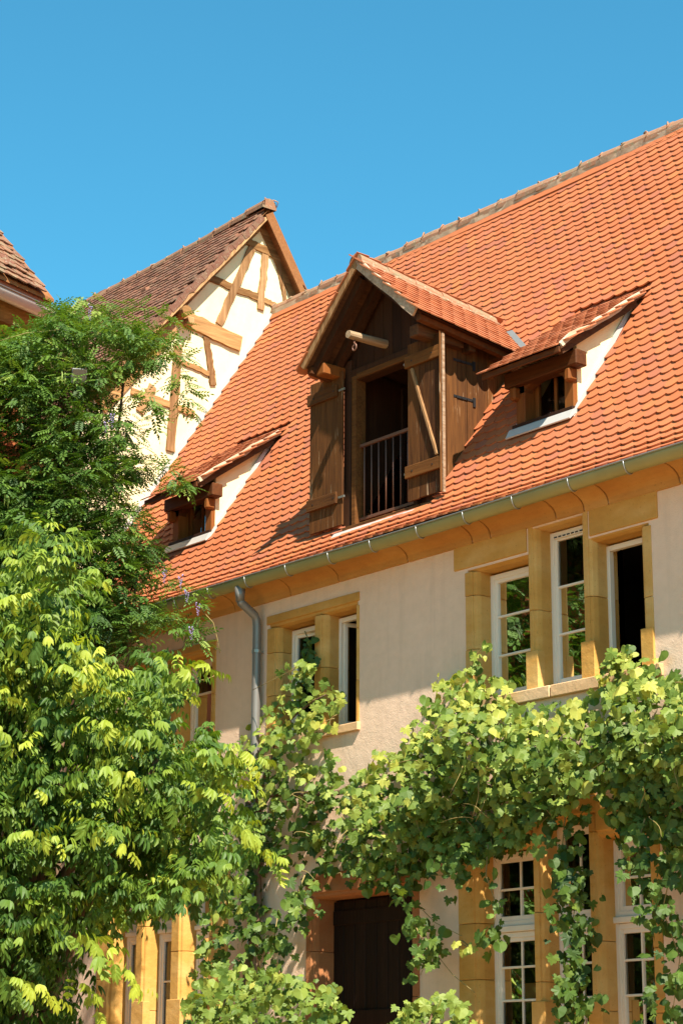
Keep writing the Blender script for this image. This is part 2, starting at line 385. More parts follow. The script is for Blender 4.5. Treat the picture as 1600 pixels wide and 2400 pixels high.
deck = MB()
dxs = sorted(set(np.arange(HX0, HX1, .5).round(3)) | {HX0, HX1, BD['cx'] - BD['hb'] + .03, BD['cx'] + BD['hb'] - .03, SD[0]['x0'] + .03, SD[0]['x1'] - .03, SD[1]['x0'] + .03, SD[1]['x1'] - .03})
dys = np.r_[prof[:-1, 0], np.arange(.45, RIDGE_Y, .06), RIDGE_Y]; dzs = np.interp(dys, prof[:, 0], prof[:, 1]) - .03
for i in range(len(dxs) - 1):
    for j in range(len(dys) - 1):
        xm = (dxs[i] + dxs[i + 1]) / 2; ym = (dys[j] + dys[j + 1]) / 2
        if abs(xm - BD['cx']) < BD['hb'] - .03 and .14 < ym < 1.5: continue
        if any(q['x0'] + .03 < xm < q['x1'] - .03 and .58 < ym < SYT - .12 for q in SD): continue
        deck.add([(dxs[i], dys[j], dzs[j]), (dxs[i + 1], dys[j], dzs[j]), (dxs[i + 1], dys[j + 1], dzs[j + 1]), (dxs[i], dys[j + 1], dzs[j + 1])], [(0, 1, 2, 3)])
yb = 2 * RIDGE_Y + .3
deck.add([(HX0, RIDGE_Y, roofZ(RIDGE_Y) - .03), (HX1, RIDGE_Y, roofZ(RIDGE_Y) - .03), (HX1, yb, 7.2), (HX0, yb, 7.2)], [(0, 1, 2, 3)])
roof = deck.build('roof', M_tile, house)

mats, vals = [], []
rows = int((RLEN - .12) / TG) + 1
def put_row(s, off, dx=0.0):
    y, z, t = roof_at(s)
    yv = np.array([0, t[0], t[1]]); zv = np.array([0, -t[1], t[0]])
    n = int((HX1 - HX0) / TW) + 1
    for c in range(n):
        x = HX0 + .02 + (c + .5 + off) * TW + dx
        if x > HX1 or x - TW / 2 < HX0 - .03: continue
        mid = np.array([x, y, z]) + yv * .10
        if covered(*mid): continue
        sag = .012 * math.sin(x * 1.7 + s) + .008 * math.sin(x * 4.1 + s * 2.3)
        o = np.array([x, y, z]) + zv * (-.015 + .010 * math.sin(x * 1.1 + s * .8)) + yv * sag * .6
        mats.append(jitter(frame(o, np.array([1., 0, 0]), yv, zv)))
        v = rng.random(); v = v if rng.random() < .85 else (1.0 if rng.random() < .5 else 0)
        vals.append(v)
for r in range(rows): put_row(r * TG, .5 * (r % 2))
put_row((rows - 1) * TG + .055, .5 * (rows % 2))
# two slipped, lifted tiles
for tx, tz in ((1332, 503), (1475, 1017), (577, 1312)):
    d = [abs(to_px(m[:3, 3])[0] - tx) + abs(to_px(m[:3, 3])[1] - tz) for m in mats]
    i = int(np.argmin(d)); mats[i][:3, 3] += mats[i][:3, 2] * .012 - mats[i][:3, 1] * .02
split_copies('roof_tile', 'roof_tile_field', TV, TF, mats, vals, M_tile, roof)

# plain top course and lichened ridge tiles
def ridge_tiles(x0, x1, y, z, parent, step, rad, mat, sag=0.0, axis=None, mort=True, flip=1):
    n = int(abs(x1 - x0) / step)
    for k in range(n):
        a = x0 + (x1 - x0) * k / n; b_ = x0 + (x1 - x0) * (k + 1) / n + (.05 if x1 > x0 else -.05)
        zz = z + sag * math.sin(math.pi * k / n) + rng.normal(0, .008); m = MB(); vs = []
        for i, xx in enumerate((a, (a + b_) / 2, b_)):
            rr = rad * (1 + .08 * (2 - i) / 2 * flip) + rng.normal(0, .003)
            vs += [(xx, y + math.cos(t) * rr, zz + math.sin(t) * rr * 1.0 - .02) for t in np.linspace(-.25, math.pi + .25, 9)]
        fs = [(i * 9 + j, i * 9 + j + 1, i * 9 + 10 + j, i * 9 + 9 + j) for i in range(2) for j in range(8)] + [tuple(range(9)), tuple(range(18, 27))]
        m.add(vs, fs); m.build('ridge_tile', mat, parent, smooth=False)
        if mort:
            m = MB(); q = [(a + rng.normal(0, .02) + .05 * math.sin(t * 3), y + math.cos(t) * rad * 1.14 + rng.normal(0, .006), zz + math.sin(t) * rad * 1.16 - .02 + rng.normal(0, .008)) for t in np.linspace(.2, math.pi - .2, 8)]
            m.tube(q, [.006, .009, .011, .012, .012, .011, .009, .006], 6); m.build('mortar_joint', M_ridge, parent, smooth=True)
zr = roofZ(RIDGE_Y)
tc = MB(); yv = np.array([1, RM]) / math.hypot(1, RM)
k0 = np.array([RIDGE_Y, zr]) - yv * .20; k1 = np.array([RIDGE_Y, zr]) - yv * .03; nv = np.array([-yv[1], yv[0]])
tc.prism([(HX0 + .02, *(k0 + nv * .035)), (HX0 + .02, *(k1 + nv * .05)), (HX0 + .02, *(k1 + nv * .02)), (HX0 + .02, *(k0 + nv * .018))], (HX1 - HX0, 0, 0))
tc.build('top_course', M_tile, roof).color = (.3, 0, 0, 1)
ridge_tiles(HX0 + .03, HX1, RIDGE_Y + .02, zr + .03, roof, .365, .115, M_ridge)
MB().beam((HX0 + .012, -.2, roofZ(-.2) + .12), (HX0 + .012, RIDGE_Y, zr + .045), .07, .03, (1, 0, 0)).build('wall_flashing', M_lead, roof)
# mortar bed below ridge tiles
rb = MB(); nseg = 120; vs = []
for i in range(nseg + 1):
    x = HX0 + .02 + (HX1 - HX0 - .04) * i / nseg; j = rng.normal(0, .008, 2)
    c = np.array([RIDGE_Y, zr]) - yv * (.095 + j[0]); vs += [(x, *(c + nv * .045)), (x, *(c + nv * (.085 + j[1]) + yv * .05)), (x, RIDGE_Y, zr + .06)]
rb.add(vs, [(3 * i + k, 3 * i + k + 1, 3 * i + k + 4, 3 * i + k + 3) for i in range(nseg) for k in range(2)])
rb.build('ridge_mortar', M_mortar, roof)

# ---- front wall with openings
def wx(x, y=1500): return float(PY(x, y, 0)[0])
holes = []          # x0,x1,z0,z1
TRI = dict(xo0=-15.328, xo1=-12.793); TRI_Z = 5.33
holes += [(-15.30, -14.38, 5.33, 6.74), (-14.38, -13.63, 5.33, 6.985), (-13.63, -12.82, 5.33, 6.73)]
holes += [(-18.61, -17.04, 5.40, 6.80)]
holes += [(-21.40, -19.66, 5.40, 6.72)]
holes += [(-15.45, -12.85, 1.6, 4.2)]
holes += [(-21.93, -19.3, 1.6, 4.0)]
holes += [(-17.86, -16.10, 1.30, 3.85)]
xs = sorted({HX0, HX1, *[h[0] for h in holes], *[h[1] for h in holes]} | set(np.arange(HX0, HX1, 1.0).round(3)))
zs = sorted({0.0, 7.3, *[h[2] for h in holes], *[h[3] for h in holes]})
wm = MB()
inh = lambda x, z: any(h[0] < x < h[1] and h[2] < z < h[3] for h in holes)
for i in range(len(xs) - 1):
    for j in range(len(zs) - 1):
        if inh((xs[i] + xs[i + 1]) / 2, (zs[j] + zs[j + 1]) / 2): continue
        wm.add([(xs[i], 0, zs[j]), (xs[i + 1], 0, zs[j]), (xs[i + 1], 0, zs[j + 1]), (xs[i], 0, zs[j + 1])], [(0, 1, 2, 3)])
for x0, x1, z0, z1 in holes:
    wm.add([(x0, 0, z0), (x0, .5, z0), (x0, .5, z1), (x0, 0, z1)], [(0, 1, 2, 3)])
    wm.add([(x1, 0, z0), (x1, .5, z0), (x1, .5, z1), (x1, 0, z1)], [(0, 1, 2, 3)])
    wm.add([(x0, 0, z0), (x1, 0, z0), (x1, .5, z0), (x0, .5, z0)], [(0, 1, 2, 3)])
    wm.add([(x0, 0, z1), (x1, 0, z1), (x1, .5, z1), (x0, .5, z1)], [(0, 1, 2, 3)])
wall = wm.build('wall', M_wall, house)
# dim rooms behind, floors, back and end walls
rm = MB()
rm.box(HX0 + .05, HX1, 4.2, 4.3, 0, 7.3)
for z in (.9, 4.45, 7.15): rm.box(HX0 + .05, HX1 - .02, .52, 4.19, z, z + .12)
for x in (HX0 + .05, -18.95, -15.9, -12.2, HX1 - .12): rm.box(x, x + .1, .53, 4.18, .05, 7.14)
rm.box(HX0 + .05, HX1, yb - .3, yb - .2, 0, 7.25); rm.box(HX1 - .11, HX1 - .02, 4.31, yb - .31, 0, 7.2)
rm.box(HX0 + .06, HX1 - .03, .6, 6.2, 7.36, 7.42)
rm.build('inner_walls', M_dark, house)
gm = MB(); gm.add([(HX1, 0, 0), (HX1, yb - .3, 0), (HX1, yb - .3, 7.2), (HX1, RIDGE_Y, zr - .06), (HX1, 0, 7.3)], [(0, 1, 2, 3, 4)]); gm.build('end_wall', M_wall, house)

# ---- cornice stones (cavetto)
def cav(x, y0=-.30):
    p = [(x, .02, 7.0), (x, -.022, 7.0), (x, -.024, 7.02)]
    for t in np.linspace(0, math.pi / 2, 7): p.append((x, -.03 + (y0 + .03) * (1 - math.cos(t)), 7.03 + .14 * math.sin(t)))
    p += [(x, y0, 7.235), (x, .02, 7.235)]; return p
corn = MB().box(HX0 + .02, HX1 - .02, -.012, .03, 7.02, 7.21)
cornice = corn.build('cornice', M_mortar, house)
cut = [HX0 + .02, -21.6, -20.3, -19.25, -18.2, -17.35, -16.2, -15.2, -14.93, -14.0, -13.62, -13.3, -12.4, -11.1, -9.7, HX1]
for a, b_ in zip(cut[:-1], cut[1:]):
    m = MB(); m.prism(cav(a + .008), (b_ - a - .016, 0, 0)); m.build('cornice_stone', M_cornice, cornice, .006)

# ---- gutter, straps, downpipe
gt = MB(); GR = .072; gy, gz = -.335, 7.215
ang = np.linspace(math.pi * 1.0, math.pi * 2.0, 11); vs = []
gxs = np.linspace(HX0 + .05, HX1, 40)
for x in gxs:
    sagg = .012 * math.sin(x * .9)
    for t in ang: vs.append((x, gy + GR * math.cos(t), gz + sagg + GR * 1.5 * math.sin(t)))
k = len(ang); fs = [(i * k + j, i * k + j + 1, (i + 1) * k + j + 1, (i + 1) * k + j) for i in range(len(gxs) - 1) for j in range(k - 1)]
gt.add(vs, fs)
gutter = gt.build('gutter', M_gutter, house, smooth=True)
md = gutter.modifiers.new('thick', 'SOLIDIFY'); md.thickness = .004; md.offset = 1
lip = MB(); lip.tube([(x, gy - GR - .002, gz + .012 * math.sin(x * .9) + .004) for x in gxs], .0095, 8); lip.build('gutter_lip', M_zinc, gutter, smooth=True)
bx = HX0 + .4
while bx < HX1:
    m = MB(); q = [(bx, gy + (GR + .006) * math.cos(t), gz + .012 * math.sin(bx * .9) + (GR * 1.5 + .006) * math.sin(t)) for t in ang]
    m.tube(q, .0075, 6); m.build('gutter_strap', M_zinc, gutter, smooth=True); bx += .72 + rng.normal(0, .05)
dpx = -18.73
dp = MB()
dp.tube([(dpx, gy, 7.15), (dpx, gy, 6.98)], [.062, .05], 14)
dp.tube([(dpx, gy, 7.02), (dpx, gy + .015, 6.97), (dpx, -.125, 6.85), (dpx, -.10, 6.80), (dpx, -.09, 6.72), (dpx, -.09, 3.2), (dpx, -.09, .2)], .049, 14)
pipe = dp.build('downpipe', M_pipe, house, smooth=True)
for z in (6.42, 4.9, 3.2):
    m = MB(); m.tube([(dpx, -.09, z), (dpx, -.09, z + .035)], .056, 14); m.box(dpx - .012, dpx + .012, -.05, .02, z + .006, z + .03); m.build('pipe_clamp', M_zinc, pipe)

# ---- windows
FY = .19        # front of the white frames
def jamb_prof(xo, xi, cham=.05, proud=-.014):   # xo: outer edge, xi: edge at the opening
    s = 1 if xi > xo else -1
    return [(xo, proud), (xi - s * cham * 1.15, proud), (xi - s * cham * 1.0, proud + .022), (xi - s * cham * .45, proud + .03), (xi, proud + .075), (xi, .34), (xo, .34)]
def zprism(p, z0, z1): return MB().prism([(x, y, z0) for x, y in p], (0, 0, z1 - z0))
def mull_prof(a, b_, cham=.045, proud=-.014):
    return [(a, .34), (a, proud + .075), (a + cham * .5, proud + .03), (a + cham, proud + .022), (a + cham * 1.15, proud), (b_ - cham * 1.15, proud), (b_ - cham, proud + .022), (b_ - cham * .5, proud + .03), (b_, proud + .075), (b_, .34)]
def lintel(x0, x1, z0, z1, part, mat=M_stone, proud=-.017, cham=.05):
    MB().prism([(x0, proud, z1), (x0, proud, z0 + cham * 1.15), (x0, proud + .022, z0 + cham), (x0, proud + .03, z0 + cham * .45), (x0, proud + .075, z0), (x0, .335, z0), (x0, .335, z1)], (x1 - x0, 0, 0)).build('lintel', mat, part, .004)
def casement(part, x0, x1, z0, z1, cols, bars, sash=True, y=FY, openang=0.0, hinge='L', mat=M_white):
    """fixed frame (into the part mesh list), sash, glazing bars and panes"""
    fw = .052
    fr = MB(); fr.box(x0, x0 + fw, y, y + .06, z0, z1).box(x1 - fw, x1, y, y + .06, z0, z1).box(x0 + fw, x1 - fw, y + .001, y + .059, z1 - fw, z1).box(x0 + fw, x1 - fw, y + .001, y + .059, z0, z0 + fw * .9)
    fr.build('frame', mat, part, .004)
    if not sash: return
    a0, a1, b0, b1 = x0 + fw - .004, x1 - fw + .004, z0 + fw * .9 - .004, z1 - fw + .004
    sw = .042; yy = y + .012
    hx = a0 if hinge == 'L' else a1
    R = Matrix.Translation((hx, yy + .03, 0)) @ Matrix.Rotation(openang, 4, 'Z') @ Matrix.Translation((-hx, -yy - .03, 0))
    def fin(o): o.matrix_basis = R
    s = MB(); s.box(a0, a0 + sw, yy, yy + .05, b0, b1).box(a1 - sw, a1, yy, yy + .05, b0, b1).box(a0 + sw, a1 - sw, yy + .001, yy + .049, b1 - sw, b1).box(a0 + sw, a1 - sw, yy + .001, yy + .049, b0, b0 + sw * 1.2)
    fin(s.build('sash', mat, part, .004))
    gx = np.linspace(a0 + sw, a1 - sw, cols + 1); gzs = [b0 + sw * 1.2] + [z for z in bars] + [b1 - sw]
    for z in bars: fin(MB().box(a0 + sw - .002, a1 - sw + .002, yy + .006, yy + .034, z - .011, z + .011).build('glazing_bar', mat, part, .003))
    for x in gx[1:-1]: fin(MB().box(x - .011, x + .011, yy + .0075, yy + .0325, b0 + sw * 1.2 - .002, b1 - sw + .002).build('glazing_bar', mat, part, .003))
    for i in range(cols):
        for j in range(len(gzs) - 1):
            m = MB(); e = .004; m.add([(gx[i] - e, yy + .024, gzs[j] - e), (gx[i + 1] + e, yy + .024, gzs[j] - e), (gx[i + 1] + e, yy + .024 + rng.normal(0, .0008), gzs[j + 1] + e), (gx[i] - e, yy + .024 + rng.normal(0, .0008), gzs[j + 1] + e)], [(0, 1, 2, 3)])
            fin(m.build('pane', M_glass, part))
def stop(a, b_, z0, z1, part):
    m = MB(); m.box(a - .004, b_ + .004, -.019, .08, z0, z1); m.build('mullion_stop', M_stone, part, .004)
def stones(name, prof_, z0, z1, part, mat=None, first=None, sp=.55):
    """an upright of several blocks with fine joints; the first block becomes the window part itself"""
    zz = [z0]
    while zz[-1] < z1 - sp * 1.4: zz.append(zz[-1] + sp * rng.uniform(.75, 1.25))
    zz.append(z1); o0 = None
    for i, (p, q) in enumerate(zip(zz[:-1], zz[1:])):
        e = .0022; bl = [(x + rng.normal(0, .0012), y + (rng.normal(0, .0015) if y < .2 else 0)) for x, y in prof_]
        if i == 0 and first: o0 = zprism(bl, p, q - e).build(first, mat or M_stone, house, .005); part = o0
        else: zprism(bl, p + (e if i else 0), q - (e if q < z1 else 0)).build(name, mat or M_stone, part, .005)
    return o0
# upper three-light window with raised centre
win = stones('jamb_stone', jamb_prof(-15.328, -15.165), 5.385, 6.715, None, first='window')
win['label'] = 'tall ochre stone window of three lights with raised middle light'
stones('jamb_stone', jamb_prof(-12.793, -12.945), 5.385, 6.70, win, M_stone)
stones('mullion_stone', mull_prof(-14.455, -14.30), 5.385, 7.005, win, M_stone, sp=.8)
stones('mullion_stone', mull_prof(-13.71, -13.545), 5.385, 7.005, win, M_stone, sp=.8)
lintel(-15.49, -14.43, 6.712, 7.004, win); lintel(-13.57, -12.70, 6.695, 7.003, win)
lintel(-14.305, -13.705, 6.97, 7.035, win, proud=-.012, cham=.03)
stop(-14.455, -14.30, 5.388, 5.76, win); stop(-13.71, -13.545, 5.388, 5.74, win); stop(-12.945, -12.80, 5.388, 5.74, win)
MB().box(-15.42, -14.115, -.055, .33, 5.27, 5.387).build('sill', M_sill, win, .008)
MB().box(-14.105, -12.70, -.052, .33, 5.27, 5.386).build('sill', M_sill, win, .008)
casement(win, -15.17, -14.45, 5.40, 6.69, 1, (5.85, 6.25))
casement(win, -14.31, -13.70, 5.40, 6.955, 1, (5.93, 6.40))
MB().box(-14.25, -13.76, FY - .008, FY + .002, 6.885, 6.915).build('trickle_vent', M_white, win)
for i in range(8): MB().box(-14.235 + i * .058, -14.195 + i * .058, FY - .0115, FY - .0075, 6.893, 6.907).build('vent_slot', M_iron, win)
casement(win, -13.56, -12.94, 5.40, 6.675, 1, (), sash=False)

# upper two-light window
w2 = stones('jamb_stone', jamb_prof(-18.64, -18.44), 5.42, 6.69, None, first='window')
w2['label'] = 'ochre stone window of two lights between downpipe and three-light window'
stones('jamb_stone', jamb_prof(-17.016, -17.11), 5.42, 6.69, w2, M_stone)
stones('mullion_stone', mull_prof(-17.83, -17.60, .05), 5.42, 6.69, w2, M_stone, sp=.8)
lintel(-18.65, -17.012, 6.685, 6.835, w2)
MB().box(-18.66, -17.0, -.04, .33, 5.33, 5.422).build('sill', M_sill, w2, .008)
casement(w2, -18.46, -17.82, 5.43, 6.665, 1, (), openang=math.radians(12))
casement(w2, -17.62, -17.10, 5.43, 6.665, 1, (), openang=math.radians(75))

# upper window behind the wisteria
w3 = stones('jamb_stone', jamb_prof(-21.42, -21.25), 5.42, 6.62, None, first='window')
w3['label'] = 'ochre stone window half hidden behind the light green leaves'
stones('jamb_stone', jamb_prof(-19.635, -19.76), 5.42, 6.62, w3, M_stone)
stones('mullion_stone', mull_prof(-20.60, -20.40), 5.42, 6.62, w3, M_stone, sp=.8)
lintel(-21.45, -19.63, 6.60, 6.74, w3); MB().box(-21.45, -19.61, -.04, .33, 5.33, 5.422).build('sill', M_sill, w3, .008)
casement(w3, -21.27, -20.58, 5.43, 6.60, 1, (5.8, 6.2)); casement(w3, -20.42, -19.75, 5.43, 6.60, 1, (5.8, 6.2))
z = 5.44; i = 0
while z < 6.56:
    MB().box(-19.80 + (.0 if i % 2 else .006), -19.752, .085, .185, z, z + .052).build('reveal_brick', M_brick if 'M_brick' in globals() else M_tile, w3, .004); z += .060; i += 1

# ground floor three-light window with transoms
gw = stones('jamb_stone', jamb_prof(-15.477, -15.185, .06), 1.7, 3.92, None, first='window')
gw['label'] = 'ground floor ochre stone window of three lights with transoms beside the dark door'
stones('jamb_stone', jamb_prof(-12.82, -12.98), 1.7, 3.92, gw, M_stone)
stones('mullion_stone', mull_prof(-14.47, -14.30), 1.7, 4.12, gw, M_stone, sp=.8)
stones('mullion_stone', mull_prof(-13.735, -13.57), 1.7, 4.12, gw, M_stone, sp=.8)
stop(-14.47, -14.30, 1.704, 2.46, gw); stop(-13.735, -13.57, 1.704, 2.46, gw)
lintel(-15.50, -14.45, 3.90, 4.23, gw); lintel(-13.59, -12.78, 3.90, 4.23, gw); lintel(-14.452, -13.588, 4.08, 4.31, gw)
MB().box(-15.5, -12.75, -.05, .33, 1.58, 1.702).build('sill', M_sill, gw, .008)
for a, b_, zt in ((-15.195, -14.46, 3.885), (-14.31, -13.725, 4.07), (-13.58, -12.97, 3.885)):
    casement(gw, a, b_, 3.19, zt, 2, ((3.19 + zt) / 2 + .0,))
    MB().box(a, b_, FY - .03, FY + .06, 3.13, 3.188).build('transom', M_white, gw, .006)
    casement(gw, a, b_, 1.71, 3.128, 2, (2.16, 2.49, 2.80))

# ground floor window by the box elder
gl = stones('jamb_stone', jamb_prof(-21.955, -21.62, .08), 1.7, 3.9, None, first='window')
gl['label'] = 'sunlit ground floor stone window of four lights behind the box elder'
lx = [(-21.63, -21.16), (-20.94, -20.44), (-20.19, -19.72)]
for a, b_ in ((-21.17, -20.93), (-20.45, -20.18)):
    stones('mullion_stone', mull_prof(a, b_, .05), 1.7, 3.9, gl, M_stone, sp=.8); stop(a, b_, 1.704, 2.66, gl)
stones('jamb_stone', jamb_prof(-19.30, -19.73, .08), 1.7, 3.9, gl, M_stone)
lintel(-21.98, -19.28, 3.88, 4.05, gl); MB().box(-21.98, -19.28, -.05, .33, 1.58, 1.702).build('sill', M_sill, gl, .008)
for a, b_ in lx:
    casement(gl, a, b_, 3.49, 3.875, 1, ()); MB().box(a, b_, FY - .03, FY + .06, 3.435, 3.488).build('transom', M_white, gl, .006)
    casement(gl, a, b_, 1.71, 3.433, 1, (2.3, 2.885))

# ---- door
door = MB().box(-17.80, -16.10, .30, .34, 1.4, 3.66).build('door', M_door, house)
for i in range(9): MB().box(-17.76 + i * .18, -17.76 + i * .18 + .172, .262, .302, 1.42, 3.60).build('door_plank', M_door, door, .006)
for z in (2.32, 3.35): MB().box(-17.74, -16.17, .240, .264, z, z + .15).build('door_rail', M_door, door, .006)
MB().tube([(-16.32, .26, 2.35), (-16.32, .20, 2.35), (-16.32, .20, 2.47), (-16.32, .26, 2.47)], .012, 8).build('handle', M_iron, door, smooth=True)
stones('jamb_stone', jamb_prof(-17.88, -17.75, .04), 1.35, 3.64, door, M_redstone)
stones('jamb_stone', jamb_prof(-16.065, -16.22, .05), 1.35, 3.64, door, M_redstone)
lintel(-17.90, -16.05, 3.62, 3.88, door, M_redstone)
for i in range(7):
    st = MB().box(-18.2, -15.75, -.05 - .32 * (7 - i), .0, .19 * i, .19 * (i + 1) - .002 + .0); st.build('door_step', M_sill, house, .01)

# ---- big gabled hoist dormer
cx = BD['cx']; xl, xr = cx - BD['hb'], cx + BD['hb']; y0 = BD['y0']
dorm = MB()
dorm.box(xl, xl + .12, y0 - .01, y0 + .14, 7.45, 9.60).box(xr - .12, xr, y0 - .01, y0 + .14, 7.45, 9.60)
dorm.box(xl, xr, y0 - .012, y0 + .14, 9.33, 9.47)
dormer = dorm.build('dormer', M_wood_dark, house, .006)
dormer['label'] = 'large dark brown boarded hoist dormer with open shutters'
# front boards over and beside the opening
ox0, ox1 = -17.24, -16.28
def gable_top(x): return dzz(x, y0) - .10
x = xl + .02
while x < xr - .02:
    x2 = min(x + .155, xr - .01); a, b_ = x + .003, x2 - .003
    if (a + b_) / 2 > ox1 + .02 or (a + b_) / 2 < ox0 - .02: zb = 7.5
    else: zb = 9.36
    pts = [(a, y0 + .03, zb), (b_, y0 + .03, zb), (b_, y0 + .03, gable_top(b_))]
    if a < cx < b_: pts.append((cx, y0 + .03, gable_top(cx)))
    pts.append((a, y0 + .03, gable_top(a)))
    MB().prism(pts, (0, .024, 0)).build('front_board', M_wood_dark, dormer); x = x2  # roof overhang's shade put into the boards by the dark timber
# door frame
MB().box(ox0 - .07, ox0, y0 - .03, y0 + .12, 7.62, 9.38).build('door_frame', M_wood_red if False else M_wood_x, dormer, .005)
MB().box(ox1, ox1 + .06, y0 - .02, y0 + .12, 7.62, 9.38).build('door_frame', M_wood_dark, dormer, .005)
MB().box(ox0, ox1, y0 - .025, y0 + .12, 9.335, 9.40).build('door_frame', M_wood_x, dormer, .005)
# boarded cheeks
for X, s in ((xr, 1), (xl, -1)):
    y = y0 + .02
    while y < 1.5:
        y2 = min(y + .15, 1.55); a, b_ = y + .0025, y2 - .0025
        za, zb = roofZ(a) - .06, roofZ(b_) - .06
        ta, tb_ = dzz(X, a) - .06, dzz(X, b_) - .06
        if za > ta - .02: break
        MB().prism([(X, a, za), (X, b_, min(zb, tb_ - .005)), (X, b_, tb_), (X, a, ta)], (s * .022 + rng.normal(0, .0015), 0, 0)).build('cheek_board', M_wood_z, dormer); y = y2
    bk = MB().prism([(X - s * .03, y0 + .01, 7.4), (X - s * .03, 1.25, roofZ(1.25) - .08), (X - s * .03, 1.25, dzz(X, 1.25) - .1), (X - s * .03, y0 + .01, dzz(X, y0) - .1)], (-s * .02, 0, 0)); bk.build('cheek_lining', M_wood_dark, dormer)
for z in (9.285, 8.87):
    m = MB(); m.box(xr + .022, xr + .030, .42, .73, z - .014, z + .014); m.box(xr + .022, xr + .034, .70, .735, z - .07, z + .035); m.build('iron_strap', M_iron, dormer)
    for q in range(4): MB().tube([(xr + .028, .45 + q * .08, z), (xr + .036, .45 + q * .08, z)], .007, 6).build('rivet', M_iron, dormer)
# roof of the dormer
tl = BD['tilt']; yr0 = BD['yf']
def meet(x):                                     # where the dormer roof meets the main slope
    return (BD['ridge'] + tl * yr0 - BS[1 if x > cx else -1] * abs(x - cx) - RZ + RM * RA) / (RM + tl)
yB = meet(cx)
for s in (-1, 1):
    he = HE[s]; sl = BS[s]; xe = cx + s * he
    m = MB(); q4 = [(cx, yr0 + .02), (xe, yr0 + .02), (xe, meet(xe)), (cx, yB)]
    sg_ = 1e-4 * s
    m.add([(x_, y_, dzz(x_ + sg_, y_) - .06) for x_, y_ in q4] + [(x_, y_, dzz(x_ + sg_, y_) - .03) for x_, y_ in q4], [(0, 1, 2, 3), (7, 6, 5, 4), (0, 4, 5, 1), (1, 5, 6, 2), (2, 6, 7, 3)])
    m.build('roof_boarding', M_wood_y, dormer)
    up = np.array([-s, 0, sl]) / math.hypot(1, sl); nrm = unit_(np.array([s * sl, tl, 1.0])); xa = unit_(np.cross(up, nrm))
    L = he * math.hypot(1, sl)
    me = mesh_np('roof_tile', SV, SF); me.materials.append(M_tile_lichen)
    r = 0; dist = 0.0
    while dist < L + .01:
        xb = cx + s * (he + .09) - s * dist / math.hypot(1, sl)
        for c in range(int((yB - yr0) / TW) + 2):
            yy = yr0 + .045 + (c + .5 * (r % 2)) * TW
            p = np.array([xb, yy, dzz(xb, yy) - .026]); q = p + up * .08
            if yy > 1.1 and q[2] + .04 < roofZ(yy): continue
            single('roof_tile', me, jitter(frame(p, xa, up, nrm)), rng.random(), dormer)
        dist += TG * .98; r += 1
    a = (cx, yr0 + .012, BD['ridge'] - .055); b_ = (cx + s * (he + (.02 if s < 0 else -.02)), yr0 + .012, dzz(xe, yr0) - .055)
    MB().beam(a, b_, .10, .028, (0, -1, 0), .003, 6).build('barge_board', M_verge if s > 0 else M_timber, dormer)
    MB().beam((a[0], yr0 + .02, a[2] + .045), (b_[0], yr0 + .02, b_[2] + .045), .03, .03, (0, -1, 0), .004, 8).build('verge_mortar', M_mortar, dormer)
    for yy in (-.20, .02):
        MB().beam((cx + s * .05, yy, dzz(cx + s * .05, yy) - .12), (cx + s * (he - .04), yy, dzz(cx + s * (he - .04), yy) - .12), .10, .09, (0, 1, 0)).build('rafter', M_wood_dark, dormer)
    MB().beam((cx + s * (he - .07), yr0 + .06, dzz(xe, yr0 + .06) - .085), (cx + s * (he - .07), meet(xe) - .05, dzz(xe, meet(xe) - .05) - .085), .075, .07, (s, 0, 0)).build('eave_plank', M_wood_head, dormer)
    x_ = cx + s * .80
    MB().box(x_ - .07, x_ + .07, -.17, .5, 9.40, 9.535).build('purlin', M_wood_red if s < 0 else M_wood_y, dormer, .012)
    for yy in (.55, .95, 1.25): MB().box(*sorted((cx + s * .755, cx + s * .90)), yy, yy + .09, 9.38, 9.48).build('rafter_foot', M_wood_y, dormer, .01)
# ridge of the dormer
for k_ in range(5):
    a = BD['yf'] - .015 + k_ * .40; b_ = a + .44; m = MB(); vs = []
    for i, yy in enumerate((a, (a + b_) / 2, b_)):
        rr = .10 * (1 + .05 * (2 - i)); vs += [(cx + math.cos(t) * rr, yy, BD['ridge'] - .005 - tl * (yy - yr0) + math.sin(t) * rr - .05 + rng.normal(0, .003)) for t in np.linspace(-.2, math.pi + .2, 9)]
    m.add(vs, [(i * 9 + j, i * 9 + j + 1, i * 9 + 10 + j, i * 9 + 9 + j) for i in range(2) for j in range(8)] + [tuple(range(9)), tuple(range(18, 27))]); m.build('ridge_tile', M_ridge, dormer)
    for s in (-1, 1):
        m = MB(); m.tube([(cx + s * .115 + rng.normal(0, .006), a + .44 * q / 6, BD['ridge'] - .09 - tl * (a + .44 * q / 6 - yr0) + rng.normal(0, .006)) for q in range(7)], [.028 + rng.normal(0, .003) for q in range(7)], 6); m.build('ridge_mortar', M_ridge, dormer, smooth=True)
# valley lead at the right
def valley(dx): x_ = cx + dx; return np.array([x_, meet(x_), dzz(x_, meet(x_))])
A, B = valley(.34), valley(.99); nr = unit_(np.array([.30, -.55, .78]))
MB().beam(A + nr * .05, B + nr * .05, .075, .012, nr).build('valley_flashing', M_zinc, dormer, .002)
# sill, lead flashing
MB().box(xl - .06, -16.15, y0 - .06, y0 + .12, 7.60, 7.645).build('sill', M_wood_x, dormer, .006)
MB().prism([(-17.52, y0 - .07, 7.60), (-17.52, y0 - .105, 7.585), (-17.52, y0 - .16, 7.52), (-17.52, y0 - .155, 7.51), (-17.52, y0 - .06, 7.58)], (1.34, 0, 0)).build('sill_flashing', M_lead, dormer)
